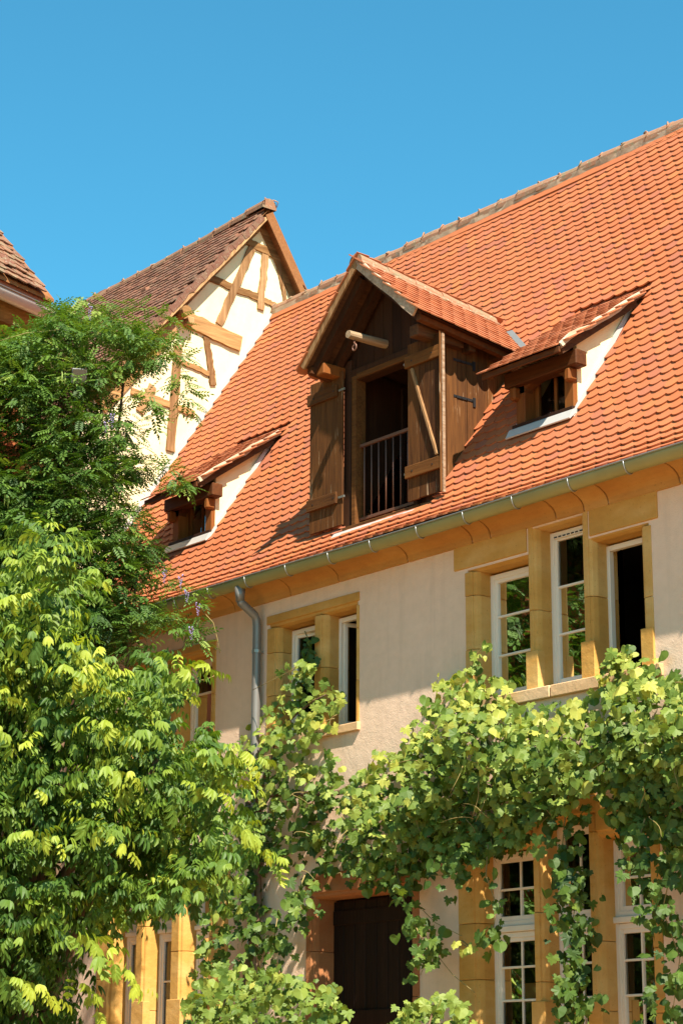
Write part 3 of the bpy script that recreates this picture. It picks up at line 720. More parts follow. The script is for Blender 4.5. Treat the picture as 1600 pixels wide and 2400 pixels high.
# hoist beam and hook
m = MB(); m.tube([(-16.79, .4, 9.645), (-16.79, .15, 9.635), (-16.79, -.15, 9.63), (-16.785, -.36, 9.628)], [.054, .052, .048, .044], 12)
m.build('hoist_beam', wood('hoist_beam_wood', (.20, .12, .06), (.48, .36, .24), 'y', 1.5), dormer)
hk = [(-16.79, -.27, 9.59), (-16.79, -.27, 9.545)] + [(-16.79 + .0 + math.sin(t) * .040 * (1 - t / 14), -.27, 9.495 + math.cos(t) * .046 * (1 - t / 14)) for t in np.linspace(.2, 6.6, 16)]
MB().tube(hk, .0095, 7).build('hook', M_rail, dormer, smooth=True)
# railing
yr = y0 + .05
MB().box(ox0 - .02, ox1 + .01, yr - .018, yr + .018, 8.545, 8.582).build('rail', M_rail, dormer, .004)
MB().box(ox0 - .02, ox1 + .01, yr - .018, yr + .018, 7.70, 7.735).build('rail', M_rail, dormer, .004)
for i in range(8):
    xx = ox0 + .06 + i * (ox1 - ox0 - .10) / 7; MB().tube([(xx, yr, 7.72), (xx, yr, 8.56)], .0085, 6).build('baluster', M_rail, dormer, smooth=True)
for i in range(5):
    xx = ox0 + .02 + i * .17; MB().box(xx, xx + .03, y0 + .62, y0 + .66, 7.6, 9.35).build('inner_slat', M_wood_dark, dormer)
MB().add([(xl, y0 + 1.2, 7.4), (xr, y0 + 1.2, 7.4), (xr, y0 + 1.2, 9.5), (cx, y0 + 1.2, 10.15), (xl, y0 + 1.2, 9.4)], [(0, 1, 2, 3, 4)]).build('loft_shade_sheet', M_dark, dormer)  # dark sheet standing in for the unlit loft
# shutters, boards and battens
def shutter(x0, x1, nb, zb, zt, side):
    yy = y0 - .075
    wd = (x1 - x0) / nb
    for i in range(nb):
        dzt = rng.normal(0, .008); MB().box(x0 + i * wd + .002, x0 + (i + 1) * wd - .002, yy - .014, yy + .014, zb + rng.normal(0, .006), zt + dzt).build('shutter_board', M_wood_z, dormer, .003)
    for z_ in (zb + .25, zt - .27):
        MB().box(x0 - .02, x1 - .075 * (side < 0) - .0, yy - .046, yy - .0145, z_, z_ + .135).build('shutter_batten', M_wood_x, dormer, .005)
        for xx in (x0 + .1, x1 - .12): MB().tube([(xx, yy - .05, z_ + .065), (xx, yy - .044, z_ + .065)], .009, 8).build('bolt', M_iron, dormer)
        hz = z_ + .06; hx = x1 if side < 0 else x0
        MB().box(hx - .05, hx + .05, yy - .03, yy - .015, hz - .012, hz + .012).build('hinge', M_zinc, dormer)
shutter(-17.985, -17.40, 2, 7.68, 9.45, -1)
shutter(-16.285, -15.74, 3, 7.69, 9.45, 1)
yy = y0 - .075
MB().beam((-16.20, yy - .014, 9.16), (-15.80, yy - .014, 8.10), .034, .03, (0, -1, 0)).build('shutter_brace', M_timber, dormer, .004)
MB().box(-15.738, -15.722, yy - .05, yy + .02, 7.68, 9.46).build('shutter_edge', M_wood_z, dormer, .004)
MB().box(-15.722, -15.700, yy - .03, yy + .005, 7.67, 9.43).build('shutter_edge', M_verge, dormer, .004)

# ---- two small shed dormers
for di, s in enumerate(SD):
    x0, x1 = s['x0'], s['x1']
    m = MB(); pw = .13
    m.box(x0, x0 + pw, SY0 - .02, SY0 + .13, 8.25, 8.80)
    d = m.build('dormer', M_wood_red, house, .006)
    MB().box(x1 - pw, x1, SY0 - .02, SY0 + .13, 8.25, 8.80).build('post', M_wood_red, d, .006)
    d['label'] = ('small shed dormer with arched wooden window right of the hoist dormer' if di == 0 else 'small shed dormer with arched wooden window by the wisteria')
    # arched header
    n = 8; a0, a1 = x0 + pw, x1 - pw; ac = (a0 + a1) / 2
    arch = [(ac + (a1 - a0) / 2 * math.cos(t), SY0 - .02, 8.70 + .10 * math.sin(t)) for t in np.linspace(0, math.pi, n + 1)]
    pts = [(x1 - .01, SY0 - .02, 8.70)] + arch + [(x0 + .01, SY0 - .02, 8.70), (x0 + .01, SY0 - .02, 8.93), (x1 - .01, SY0 - .02, 8.93)]
    MB().prism(pts, (0, .11, 0)).build('arched_header', M_wood_head, d)
    MB().box(x0 - .10, x1 + .13, SY0 - .10, SY0 + .06, 8.775, 8.94).build('header_beam', M_wood_head, d, .012)
    for xx in (x0 - .03, x1 - .06): MB().box(xx, xx + .09, SY0 - .10, SY0 + .02, 8.63, 8.772).build('bracket', M_wood_red, d, .02)
    # frame, sash, pane
    f = MB(); f.box(a0 - .02, a0 + .05, SY0 + .13, SY0 + .18, 8.36, 8.84).box(a1 - .05, a1 + .02, SY0 + .13, SY0 + .18, 8.36, 8.84).box(a0 + .05, a1 - .05, SY0 + .131, SY0 + .179, 8.36, 8.41); f.build('window_frame', M_wood_red, d, .004)
    MB().box(ac - .02, ac + .02, SY0 + .14, SY0 + .17, 8.41, 8.82).build('window_mullion', M_wood_red, d, .004)
    for p, q in ((a0 + .05, ac - .02), (ac + .02, a1 - .05)):
        MB().add([(p, SY0 + .155, 8.41), (q, SY0 + .155, 8.41), (q, SY0 + .156, 8.84), (p, SY0 + .156, 8.84)], [(0, 1, 2, 3)]).build('pane', M_glass_dim, d)
    MB().add([(x0, SY0 + .5, 8.1), (x1, SY0 + .5, 8.1), (x1, SY0 + .5, 9.2), (x0, SY0 + .5, 9.2)], [(0, 1, 2, 3)]).build('loft_shade_sheet', M_dark, d)  # dark sheet in place of the shade behind the panes
    MB().box(x0 - .03, x1 + .02, SY0 - .06, SY0 + .12, 8.325, 8.362).build('sill', M_wood_dark, d, .005)
    MB().prism([(x0 - .06, SY0 - .055, 8.325), (x0 - .06, SY0 - .075, 8.31), (x0 - .06, SY0 - .13, 8.215), (x0 - .06, SY0 - .12, 8.205), (x0 - .06, SY0 - .03, 8.29)], (x1 - x0 + .10, 0, 0)).build('sill_flashing', M_lead, d)
    # plastered cheeks with lead line
    for X, sg in ((x1, 1), (x0, -1)):
        MB().prism([(X + sg * .006, SY0 + .035, roofZ(SY0 + .035) - .05), (X + sg * .006, SYT, roofZ(SYT) - .05), (X + sg * .006, SY0 + .035, shedZ(SY0 + .035) - .02)], (-sg * .05, 0, 0)).build('cheek', M_gable, d)
        A = np.array([X + sg * .012, SY0 - .06, roofZ(SY0 - .06) + .035]); B = np.array([X + sg * .012, SYT - .10, roofZ(SYT - .10) + .035])
        MB().beam(A, B, .05, .018, (sg, 0, 0)).build('cheek_flashing', M_lead, d)
        MB().beam((X + sg * .06, SYE + .06, shedZ(SYE + .06) - .075), (X + sg * .06, SYT - .2, shedZ(SYT - .2) - .075), .085, .06, (sg, 0, 0)).build('verge_rafter', M_wood_y, d)
        if sg > 0: MB().beam((X + sg * .13, SYE + .03, shedZ(SYE + .03) - .01), (X + sg * .13, SYT - .12, shedZ(SYT - .12) - .01), .055, .03, (sg, 0, 0), .006, 9).build('verge_mortar', M_mortar, d)
    # shed roof boarding, fascia, tiles
    bx0, bx1 = x0 - .17, x1 + .155
    MB().prism([(bx0, SYE + .02, shedZ(SYE + .02) - .055), (bx0, SYT + .05, shedZ(SYT + .05) - .055), (bx0, SYT + .05, shedZ(SYT + .05) - .03), (bx0, SYE + .02, shedZ(SYE + .02) - .03)], (bx1 - bx0, 0, 0)).build('roof_boarding', M_wood_y, d)
    MB().box(bx0 + .01, bx1 - .01, SYE + .0, SYE + .028, shedZ(SYE) - .075, shedZ(SYE) - .012).build('fascia', M_wood_head, d, .004)
    up = np.array([0, 1, SSL]) / math.hypot(1, SSL); nrm = np.array([0, -SSL, 1]) / math.hypot(1, SSL)
    me = mesh_np('roof_tile', SV, SF); me.materials.append(M_tile_lichen)
    dist = 0; r = 0; L = (SYT - SYE) * math.hypot(1, SSL) + .12
    while dist < L:
        p0 = np.array([0, SYE - .03, shedZ(SYE - .03) - .025]) + up * dist
        nc = int((bx1 - bx0) / TW) + 1
        for c in range(nc + 1):
            xx = bx0 + .075 + (c + .5 * (r % 2)) * TW - .04
            if xx > bx1 - .03: continue
            if (p0 + up * .05)[2] + .06 < roofZ((p0 + up * .05)[1]): continue
            single('roof_tile', me, jitter(frame(np.array([xx, p0[1], p0[2]]), np.array([1., 0, 0]), up, nrm), .015), rng.random(), d)
        dist += TG * .9; r += 1

# ================================================================== HALF-TIMBERED HOUSE (gable)
GX = -23.2
tim = thing('half_timbered_house', 'tall half-timbered house with cream gable and dark weathered tiled roof', 'house', (-26.5, 3.3, 0))
VX = GX + .20
_ap = PX(630, 492, VX); _lv = PX(350, 774, VX); AY, AZ = float(_ap[1]), float(_ap[2])
LS = float((AZ - _lv[2] + .0) / (AY - _lv[1])); RS = 1.62         # slopes of the two sides
LYE = -.45; RYE = 7.2
gw_ = MB()
def gl_top(y): return AZ - .10 - (LS * (AY - y) if y < AY else RS * (y - AY))
gw_.prism([(GX, 0.25, 0), (GX, 6.6, 0), (GX, 6.6, gl_top(6.6)), (GX, AY, gl_top(AY)), (GX, .25, gl_top(.25))], (-.25, 0, 0))
gwall = gw_.build('gable_wall', M_gable, tim)
fwall = MB().box(-31, GX - .26, .25, .5, 0, gl_top(.25) - .02).build('front_wall', M_gable, tim)
def tb(x1, y1, x2, y2, wd, name='timber', mat=M_timber, o=(400, 460), k=4.3556, jit=.004, dep=.03):
    a = PX(o[0] + x1 / k, o[1] + y1 / k, GX); b_ = PX(o[0] + x2 / k, o[1] + y2 / k, GX)
    a[0] = b_[0] = GX - .012; wd *= .88
    return MB().beam(a, b_, wd, dep + .012, (1, 0, 0), jit, 14).build(name, mat, tim)
z1o = dict(o=(0, 400), k=1.96)
tb(770, 460, 1150, 655, .135, 'collar_beam', M_timber_y)
tb(385, 832, 900, 1042, .115, 'rail_beam', M_timber_y, dep=.026)
tb(950, 1062, 1110, 1140, .09, 'rail_beam', M_timber_y, dep=.024)
tb(60, 1215, 705, 1515, .265, 'tie_beam', M_timber_y, dep=.045)
tb(825, 530, 485, 1310, .135, 'brace')
tb(955, 600, 905, 1160, .125, 'post', dep=.034)
tb(1085, 665, 1165, 1100, .072, 'post')
tb(944, 765, 977, 988, .115, 'post', **z1o)
tb(835, 880, 985, 945, .085, 'rail_beam', M_timber_y, **z1o)
tb(818, 800, 778, 1290, .15, 'post', **z1o, dep=.036)
tb(600, 1012, 890, 1118, .10, 'rail_beam', M_timber_y, **z1o)
tb(700, 990, 640, 1110, .14, 'brace', **z1o)
tb(760, 700, 800, 760, .2, 'post', **z1o, dep=.04)
# rafters at the gable verges
for (ya, yb_, sl, sg) in ((AY, .4, LS, -1), (AY, 6.4, RS, 1)):
    MB().beam((GX - .01, AY, AZ - .17), (GX - .01, yb_, AZ - .17 - sl * abs(yb_ - AY)), .12, .035, (1, 0, 0), .004, 6).build('gable_rafter', M_timber_y, tim)
# purlin ends
pa = PX(417, 740, GX); MB().tube([(GX - .3, pa[1], pa[2]), (GX + .26, pa[1] - .02, pa[2])], [.085, .078], 10).build('purlin_end', M_timber_y, tim)
pa2 = PX(434, 757, GX); MB().box(GX - .1, GX + .16, pa2[1] - .05, pa2[1] + .06, pa2[2] - .06, pa2[2] + .05).build('bracket_block', M_timber, tim, .012)
MB().prism([(GX + .005, .35, gl_top(.35) - .02), (GX + .005, 1.55, gl_top(1.55) - .02), (GX + .005, 1.7, gl_top(1.55) - .28), (GX + .005, .6, gl_top(.35) - .25)], (.03, 0, 0)).build('verge_boarding', M_timber_y, tim)
# roof
BX = -31.0
rd = MB()
rd.add([(VX, AY, AZ), (BX, AY, AZ), (BX, LYE, AZ - LS * (AY - LYE)), (VX, LYE, AZ - LS * (AY - LYE))], [(0, 1, 2, 3)])
rd.add([(VX, AY, AZ), (BX, AY, AZ), (BX, RYE, AZ - RS * (RYE - AY)), (VX, RYE, AZ - RS * (RYE - AY))], [(0, 1, 2, 3)])
rd.add([(VX, AY, AZ - .06), (BX, AY, AZ - .06), (BX, LYE, AZ - .06 - LS * (AY - LYE)), (VX, LYE, AZ - .06 - LS * (AY - LYE))], [(3, 2, 1, 0)])
rd.add([(VX, AY, AZ - .06), (BX, AY, AZ - .06), (BX, RYE, AZ - .06 - RS * (RYE - AY)), (VX, RYE, AZ - .06 - RS * (RYE - AY))], [(3, 2, 1, 0)])
troof = rd.build('roof', M_soffit, tim)
def slope_tiles(ox, oy, oz, up, nrm, xa, rowsn, cols, gauge, mat, parent, rot=.014, off=.004, clip=None, limit=300, V=TV, F=TF):
    ms, vs_ = [], []
    for r in range(rowsn):
        for c in range(cols):
            p = np.array([ox, oy, oz]) + up * gauge * r + xa * (c + .5 * (r % 2)) * TW
            if clip and not clip(p, r): continue
            ms.append(jitter(frame(p, xa, up, nrm), rot, off)); vs_.append(rng.random())
    split_copies('roof_tile', 'roof_tile_field', V, F, ms, vs_, mat, parent, limit)
up = np.array([0, 1, LS]) / math.hypot(1, LS); nrm = np.array([0, -LS, 1]) / math.hypot(1, LS)
SL = (AY - LYE) * math.hypot(1, LS)
slope_tiles(BX, LYE - .03, AZ - LS * (AY - LYE) - .02, up, nrm, np.array([1., 0, 0]), int(SL / .135) + 1, int((VX - BX) / TW), .135, M_tile_old, troof, clip=lambda p, r: p[0] < VX - .06)
# mortar and tile edge along the left verge, board along the right
for i in range(int(SL / .27)):
    a = np.array([VX - .03, LYE, AZ - LS * (AY - LYE)]) + up * .27 * i; MB().beam(a - nrm * .02, a + up * .262 - nrm * .02 + nrm * .012, .085, .045, (1, 0, 0), .005, 3).build('verge_tile', M_tile_old, troof).color = (.25, 0, 0, 1)
MB().beam((VX - .035, LYE, AZ - .09 - LS * (AY - LYE)), (VX - .035, AY, AZ - .09), .05, .04, (1, 0, 0), .003, 6).build('verge_batten', M_timber, troof)
MB().beam((VX - .02, AY, AZ - .06), (VX - .02, RYE, AZ - .06 - RS * (RYE - AY)), .15, .035, (1, 0, 0), .003, 6).build('barge_board', M_soffit, troof)
upr = np.array([0, -1, RS]) / math.hypot(1, RS); nrr = np.array([0, RS, 1]) / math.hypot(1, RS)
me = mesh_np('roof_tile', TV, TF); me.materials.append(M_tile_moss)
for r in range(24):
    for c in range(3):
        p = np.array([VX - .05 - (c + .5 * (r % 2)) * TW, RYE, AZ - RS * (RYE - AY)]) + upr * r * .28; 
        if p[2] > AZ - 2.6 and p[2] < AZ - .1: single('roof_tile', me, jitter(frame(p, np.array([-1., 0, 0]), upr, nrr), .02), rng.random(), troof)
ridge_tiles(VX + .02, BX, AY, AZ + .05, troof, .42, .12, M_tile_moss, sag=-.10)
vt = PX(385, 640, -24.9); t_ = np.array([-25.0, 2.35, AZ - LS * (AY - 2.35)])
MB().prism([tuple(t_ + np.array([-.08, 0, .02])), tuple(t_ + np.array([.08, 0, .02])), tuple(t_ + np.array([.06, -.02, .12])), tuple(t_ + np.array([-.06, -.02, .12]))], (0, .22, .14)).build('vent_tile', M_tile_old, troof, .008)

# ================================================================== LEFT WING with gutter
E1 = PZ(126, 733, 11.0); E0_ = PZ(0, 677, 11.0); gd = (E1 - E0_); gd /= np.linalg.norm(gd); inw = np.array([-gd[1], gd[0], 0])
if inw[0] > 0: inw = -inw
E2 = E1 - gd * 9.0
wing = thing('plastered_wing', 'orange plastered wing with mossy tiled roof overgrown by wisteria', 'house', tuple((E1 + inw * 1.0) * np.array([1, 1, 0])))
def wp(a, b_, z): p = E1 - gd * a + inw * b_; return (p[0], p[1], z)
wl = MB(); q = [wp(.06, .36, 0), wp(9, .36, 0), wp(9, 4.5, 0), wp(.06, 4.5, 0)]; wl.prism(q, (0, 0, 11.0))
wl.prism([wp(.07, .37, 11.0), wp(.07, 4.5, 11.0), wp(.07, 4.5, 16.0)], tuple(-gd * .05)); wl.build('wall', M_wing, wing)
# eave box / cornice
ev = MB().prism([wp(0, .34, 10.72), wp(0, .25, 10.74), wp(0, .10, 10.92), wp(0, .10, 11.02), wp(0, .40, 11.02)], tuple(-gd * 9)); ev.build('eave_cornice', M_timber_y, wing)
bb = MB().prism([wp(0, .03, 11.06), wp(0, .06, 11.06), wp(0, .09, 11.20), wp(0, .05, 11.20)], tuple(-gd * 9)); bb.build('eave_board', M_tile, wing)
gm_ = MB(); vs = []
for a in (-.02, 4.5, 9.0):
    for t in np.linspace(math.pi, 2 * math.pi, 10):
        vs.append(wp(a, .0 + .085 * (1 + math.cos(t)) - .085, 11.0 + .13 * math.sin(t)))
gm_.add(vs, [(i * 10 + j, i * 10 + j + 1, (i + 1) * 10 + j + 1, (i + 1) * 10 + j) for i in range(2) for j in range(9)])
wg = gm_.build('gutter', M_lead, wing, smooth=True); md = wg.modifiers.new('t', 'SOLIDIFY'); md.thickness = .004
MB().tube([wp(-.02, -.088, 11.005), wp(9, -.088, 11.005)], .012, 8).build('gutter_lip', M_zinc, wg, smooth=True)
rs = 1.17
WR = MB(); WR.prism([wp(0, -.0, 11.18), wp(0, 3.2, 11.18 + 3.2 * rs), wp(0, 3.2, 11.13 + 3.2 * rs), wp(0, .0, 11.13)], tuple(-gd * 9)); wroof = WR.build('roof', M_soffit, wing)
up = np.array([inw[0], inw[1], rs]); up /= np.linalg.norm(up); xa = -gd; nrm = np.cross(xa, up)
if nrm[2] < 0: xa = gd; nrm = np.cross(xa, up)
st_ = np.array(wp(.06, -.03, 11.155)) if xa @ gd < 0 else np.array(wp(8.9, -.03, 11.155))
OV, OF = tile_mesh(TW, .29, .018, .03, .038)
slope_tiles(*st_, up, nrm, xa, 33, 52, .15, M_tile_moss, wroof, .035, .010, limit=300, V=OV, F=OF)

# ================================================================== PLANTS
def leaflet(L, wd, fold=.25, n=4, tip=1.0, base=(0, 0, 0), dirv=(0, 1, 0), nrm=(0, 0, 1), droop=.0):
    """pointed blade from base along dirv: triangles"""
    d = np.array(dirv, float); d /= np.linalg.norm(d); nn = np.array(nrm, float); nn -= d * (nn @ d); nn /= np.linalg.norm(nn); s = np.cross(d, nn)
    ts = np.linspace(0, 1, n + 1); V = []; F = []
    for t in ts:
        wv = wd * (math.sin(math.pi * min(1, t ** .75)) if 0 < t < 1 else 0)
        c = np.array(base) + d * L * t - nn * droop * t * t * L
        V += [c - s * wv + nn * fold * wv, c, c + s * wv + nn * fold * wv]
    for i in range(n):
        for a, b_ in ((0, 1), (1, 2)):
            p, q, r_, s_ = 3 * i + a, 3 * i + b_, 3 * i + 3 + b_, 3 * i + 3 + a
            if i == 0: F.append((p + (1 - a), r_, s_))
            elif i == n - 1: F.append((p, q, r_))
            else: F += [(p, q, r_), (p, r_, s_)]
    return V, F
def combine(parts):
    V, F = [], []
    for v, f in parts: n = len(V); V += list(v); F += [tuple(i + n for i in q) for q in f]
    return np.array(V, float), np.array(F, int)
def wisteria_leaf(L=.20, pairs=5, ll=.060):
    ps = []
    for k in range(pairs):
        t = .2 + .75 * k / pairs; c = np.array([0, L * t, -.22 * L * t * t])
        for s in (-1, 1):
            ps.append(leaflet(ll * (1 - .25 * abs(t - .5)), .0125, .3, 2, base=c, dirv=(s * .85, .55, -.30), nrm=(0, .2, 1)))
    ps.append(leaflet(ll, .013, .3, 2, base=(0, L * .95, -.2 * L), dirv=(0, 1, -.5), nrm=(0, .4, 1)))
    return combine(ps)
def elder_leaf(L=.15, ll=.082):
    ps = []
    for k, (t, sp) in enumerate(((.40, .62), (.70, .60), (.98, .52))):
        for s in (-1, 1):
            ps.append(leaflet(ll * (.88, .98, .95)[k] * (1 + .06 * s), .0145, .32, 4, base=(0, L * t, -.05 * L * t), dirv=(s * sp, .35 + .15 * k, -.80), nrm=(0, .7, 1), droop=.16))
    ps.append(leaflet(ll * 1.12, .0165, .30, 4, base=(0, L * 1.04, -.04 * L), dirv=(.08, .75, -.90), nrm=(0, .8, 1), droop=.2))
    return combine(ps)
def grape_leaf(S=.12, kind=0):
    half = [[(0, .06), (.16, .24), (.36, .26), (.44, .12), (.38, .04), (.54, -.02), (.58, -.16), (.46, -.24), (.36, -.26), (.36, -.40), (.26, -.50), (.16, -.46), (.10, -.60), (0, -.72)],
            [(0, .03), (.20, .20), (.42, .20), (.40, .08), (.50, .02), (.62, -.06), (.50, -.18), (.30, -.20), (.42, -.36), (.34, -.46), (.20, -.40), (.17, -.56), (.08, -.66), (0, -.80)],
            [(0, .08), (.14, .20), (.30, .24), (.42, .18), (.50, .06), (.52, -.08), (.48, -.20), (.44, -.30), (.38, -.38), (.30, -.48), (.22, -.52), (.14, -.58), (.07, -.64), (0, -.70)]][kind]
    out = half + [(-x * (.92 if kind else 1), y + (.02 if kind == 1 else 0)) for x, y in half[-2:0:-1]]
    ctr = (0, -.08); cu = (.42, .15, .75)[kind]; tw = (0, .25, -.2)[kind]
    zf = lambda x, y: .10 - cu * abs(x) ** 1.4 - (.22, .5, .1)[kind] * max(0, -y - .2) ** 1.5 + tw * x * (y + .2) + .05 * math.sin(9 * x + 3) * abs(x) * 2
    V = [(ctr[0] * S, ctr[1] * S, .10 * S)] + [(x * S, y * S, zf(x, y) * S) for x, y in out]; n = len(out)
    F = [(0, 1 + (i + 1) % n, 1 + i) for i in range(n)]
    return np.array(V), np.array(F)
def put_grape(t, limit=300):
    k = rng.integers(0, 3, len(ms)); M_ = np.array(ms); W_ = np.array(vs_)
    for q in range(3):
        V, F = grape_leaf(.122, q); sel = k == q
        split_copies('leaf', 'foliage', V, F, M_[sel], W_[sel], M_grape, t, limit // 3)
def unit(v): v = np.asarray(v, float); return v / (np.linalg.norm(v) + 1e-9)
def mat_dir(p, ydir, nref, scale):
    y = unit(ydir); z = unit(nref - y * (nref @ y)); x = np.cross(y, z); M = np.eye(4); M[:3, 0] = x * scale; M[:3, 1] = y * scale; M[:3, 2] = z * scale; M[:3, 3] = p; return M
def in_poly(x, y, P):
    c = False; n = len(P); j = n - 1
    for i in range(n):
        if (P[i][1] > y) != (P[j][1] > y) and x < (P[j][0] - P[i][0]) * (y - P[i][1]) / (P[j][1] - P[i][1]) + P[i][0]: c = not c
        j = i
    return c
def sample(P, n):
    xs_ = [p[0] for p in P]; ys_ = [p[1] for p in P]; o = []
    while len(o) < n:
        x, y = rng.uniform(min(xs_), max(xs_)), rng.uniform(min(ys_), max(ys_))
        if in_poly(x, y, P): o.append((x, y))
    return o
SC = 1.0204
def S(P): return [(x * SC, y * SC) for x, y in P]
UPV = np.array([0, 0, 1.])

# ---- wisteria on the corner of the wing
wis = thing('wisteria', 'dark green wisteria with feathery leaves climbing the orange wing', 'climber', tuple(PD(100, 1500, 23.3) * np.array([1, 1, 0])))
WP = [S([(-260, 720), (0, 790), (70, 775), (140, 715), (160, 690), (215, 705), (290, 742), (370, 775), (392, 800), (385, 830), (335, 850), (295, 870), (270, 905), (278, 950), (300, 1010), (325, 1075), (305, 1130), (275, 1150), (310, 1190), (340, 1240), (352, 1300), (320, 1335), (300, 1365), (370, 1405), (395, 1425), (330, 1455), (280, 1510), (200, 1570), (100, 1600), (-260, 1620)])]
WVv, WFf = wisteria_leaf()
ms, vs_ = [], []
wing_lim = lambda p: (np.array([p[0], p[1]]) - np.array([E1[0], E1[1]])) @ inw[:2]
HOLE = [S([(-10, 930), (35, 930), (45, 1080), (-10, 1090)]), S([(185, 790), (290, 770), (280, 850), (200, 840)]), S([(300, 900), (345, 890), (340, 945), (310, 950)]), S([(265, 1110), (345, 1120), (300, 1180), (270, 1160)])]
def wist_tuft(c, n, spread, bright, dirbias=None, size=1.0):
    for k in range(n):
        u = rng.normal(size=3); u[2] = abs(u[2]) * .6 + .05; u = unit(u + np.array([.35, -.45, 0]))
        if dirbias is not None: u = unit(u + dirbias)
        p = c + u * spread * rng.uniform(.1, 1)
        dr = unit(u + np.array([0, 0, -.55]) + rng.normal(0, .25, 3))
        ms.append(mat_dir(p, dr, UPV * .8 + u * .7 + rng.normal(0, .2, 3), rng.uniform(.75, 1.2) * size))
        vs_.append(float(np.clip(bright + rng.normal(0, .15) + .2 * (u[2] - .3), 0, .95)))  # upward leaves get a lighter colour, as if sunlit
for x, y in sample(WP[0], 2500):
    if any(in_poly(x, y, h) for h in HOLE): continue
    r = 22.3 + 1.9 * rng.random() ** .8
    c = PD(x, y, r)
    if wing_lim(c) > .25: c = c - inw * (wing_lim(c) - .25)
    wist_tuft(c, 9, .17, .30 + .35 * (rng.random() ** 2) + .15 * (y < 900))  # top tufts lighter: sunlight put into the leaf colour
# unseen wisteria further along the wing wall, added so the panes reflect leaves
for k in range(1900):
    a_ = rng.uniform(.6, 7.5); z_ = rng.uniform(1.5, 10.4); p = E1 - gd * a_ + inw * (.33 - rng.random() * .7); p[2] = z_
    wist_tuft(p, 6, .2, .35 + .3 * rng.random() ** 2, size=1.7)
# long trailing shoots across the gutter and gable
for pts_, r in ([[(200, 705), (260, 700), (330, 712), (400, 730), (420, 745)], 22.9], [[(240, 760), (330, 790), (400, 800), (430, 830)], 22.7], [[(400, 860), (430, 900), (440, 950)], 22.6], [[(330, 900), (360, 940), (350, 990)], 22.6], [[(380, 1060), (405, 1110), (430, 1120)], 22.5], [[(350, 1330), (420, 1340), (455, 1370), (460, 1420)], 22.6], [[(380, 1410), (440, 1440), (460, 1480)], 22.6]):
    for i in range(26):
        t = i / 25 * (len(pts_) - 1); k = min(int(t), len(pts_) - 2); f = t - k
        x = pts_[k][0] * (1 - f) + pts_[k + 1][0] * f; y = pts_[k][1] * (1 - f) + pts_[k + 1][1] * f
        wist_tuft(PD(x * SC, y * SC, r + rng.normal(0, .1)), 2, .06, .62)
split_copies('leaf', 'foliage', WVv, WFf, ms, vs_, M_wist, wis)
wc = PD(60, 1500, 23.4)
for k in range(5):
    q = [(wc[0] + rng.normal(0, .06), wc[1] + rng.normal(0, .06), 0)]; tgt = PD(*[(30, 1100), (150, 800), (280, 900), (330, 1300), (180, 1250)][k], 23.3)
    for i in range(1, 9):
        t = i / 8; q.append(np.array(q[0]) * (1 - t) ** 1.5 + np.array([tgt[0] * (1 - (1 - t) ** 1.5), tgt[1] * (1 - (1 - t) ** 1.5), tgt[2] * t]) + rng.normal(0, .04, 3) * np.array([1, 1, .2]))
    MB().tube(q, list(np.linspace(.055, .014, 9)), 7).build('stem', M_stem, wis, smooth=True)
def raceme(p, L):
    V, F = [], []
    for k in range(22):
        t = k / 22; rr = .020 * (1 - t) + .006; a = rng.uniform(0, 6.28); c = np.array([math.cos(a) * rr, math.sin(a) * rr, -L * t]); e = .012 * (1 - .5 * t)
        n = len(V); V += [c + np.array(o) * e for o in ((1, 0, 0), (-1, 0, 0), (0, 1, 0), (0, -1, 0), (0, 0, 1), (0, 0, -1))]; F += [tuple(i + n for i in q) for q in ((0, 2, 4), (2, 1, 4), (1, 3, 4), (3, 0, 4), (2, 0, 5), (1, 2, 5), (3, 1, 5), (0, 3, 5))]
    m = MB(); m.add([p + v for v in V], F); return m
for x, y in ((258, 950), (378, 1310), (430, 1355), (455, 1385), (415, 1320), (245, 968), (440, 1440), (208, 700)):
    raceme(PD(x * SC, y * SC, 22.35), rng.uniform(.12, .2)).build('flower', M_flower, wis)
for x, y in ((143, 850), (150, 855), (12, 1130), (20, 1135)):
    p = PD(x * SC, y * SC, 22.3); MB().tube([p, p + np.array([.01, 0, -.08]), p + np.array([0, 0, -.16])], [.006, .011, .004], 6).build('seed_pod', M_pod, wis, smooth=True)
for pts_ in ([(462, 1400), (490, 1430), (500, 1470), (505, 1500)], [(440, 1560), (470, 1562), (498, 1550)], [(0, 783), (60, 765), (140, 757)], [(640 / 1.0, 0), (640, 1)][:0]):
    if pts_: MB().tube([PD(x * SC, y * SC, 22.6) for x, y in pts_], .004, 5).build('tendril', M_twig, wis, smooth=True)

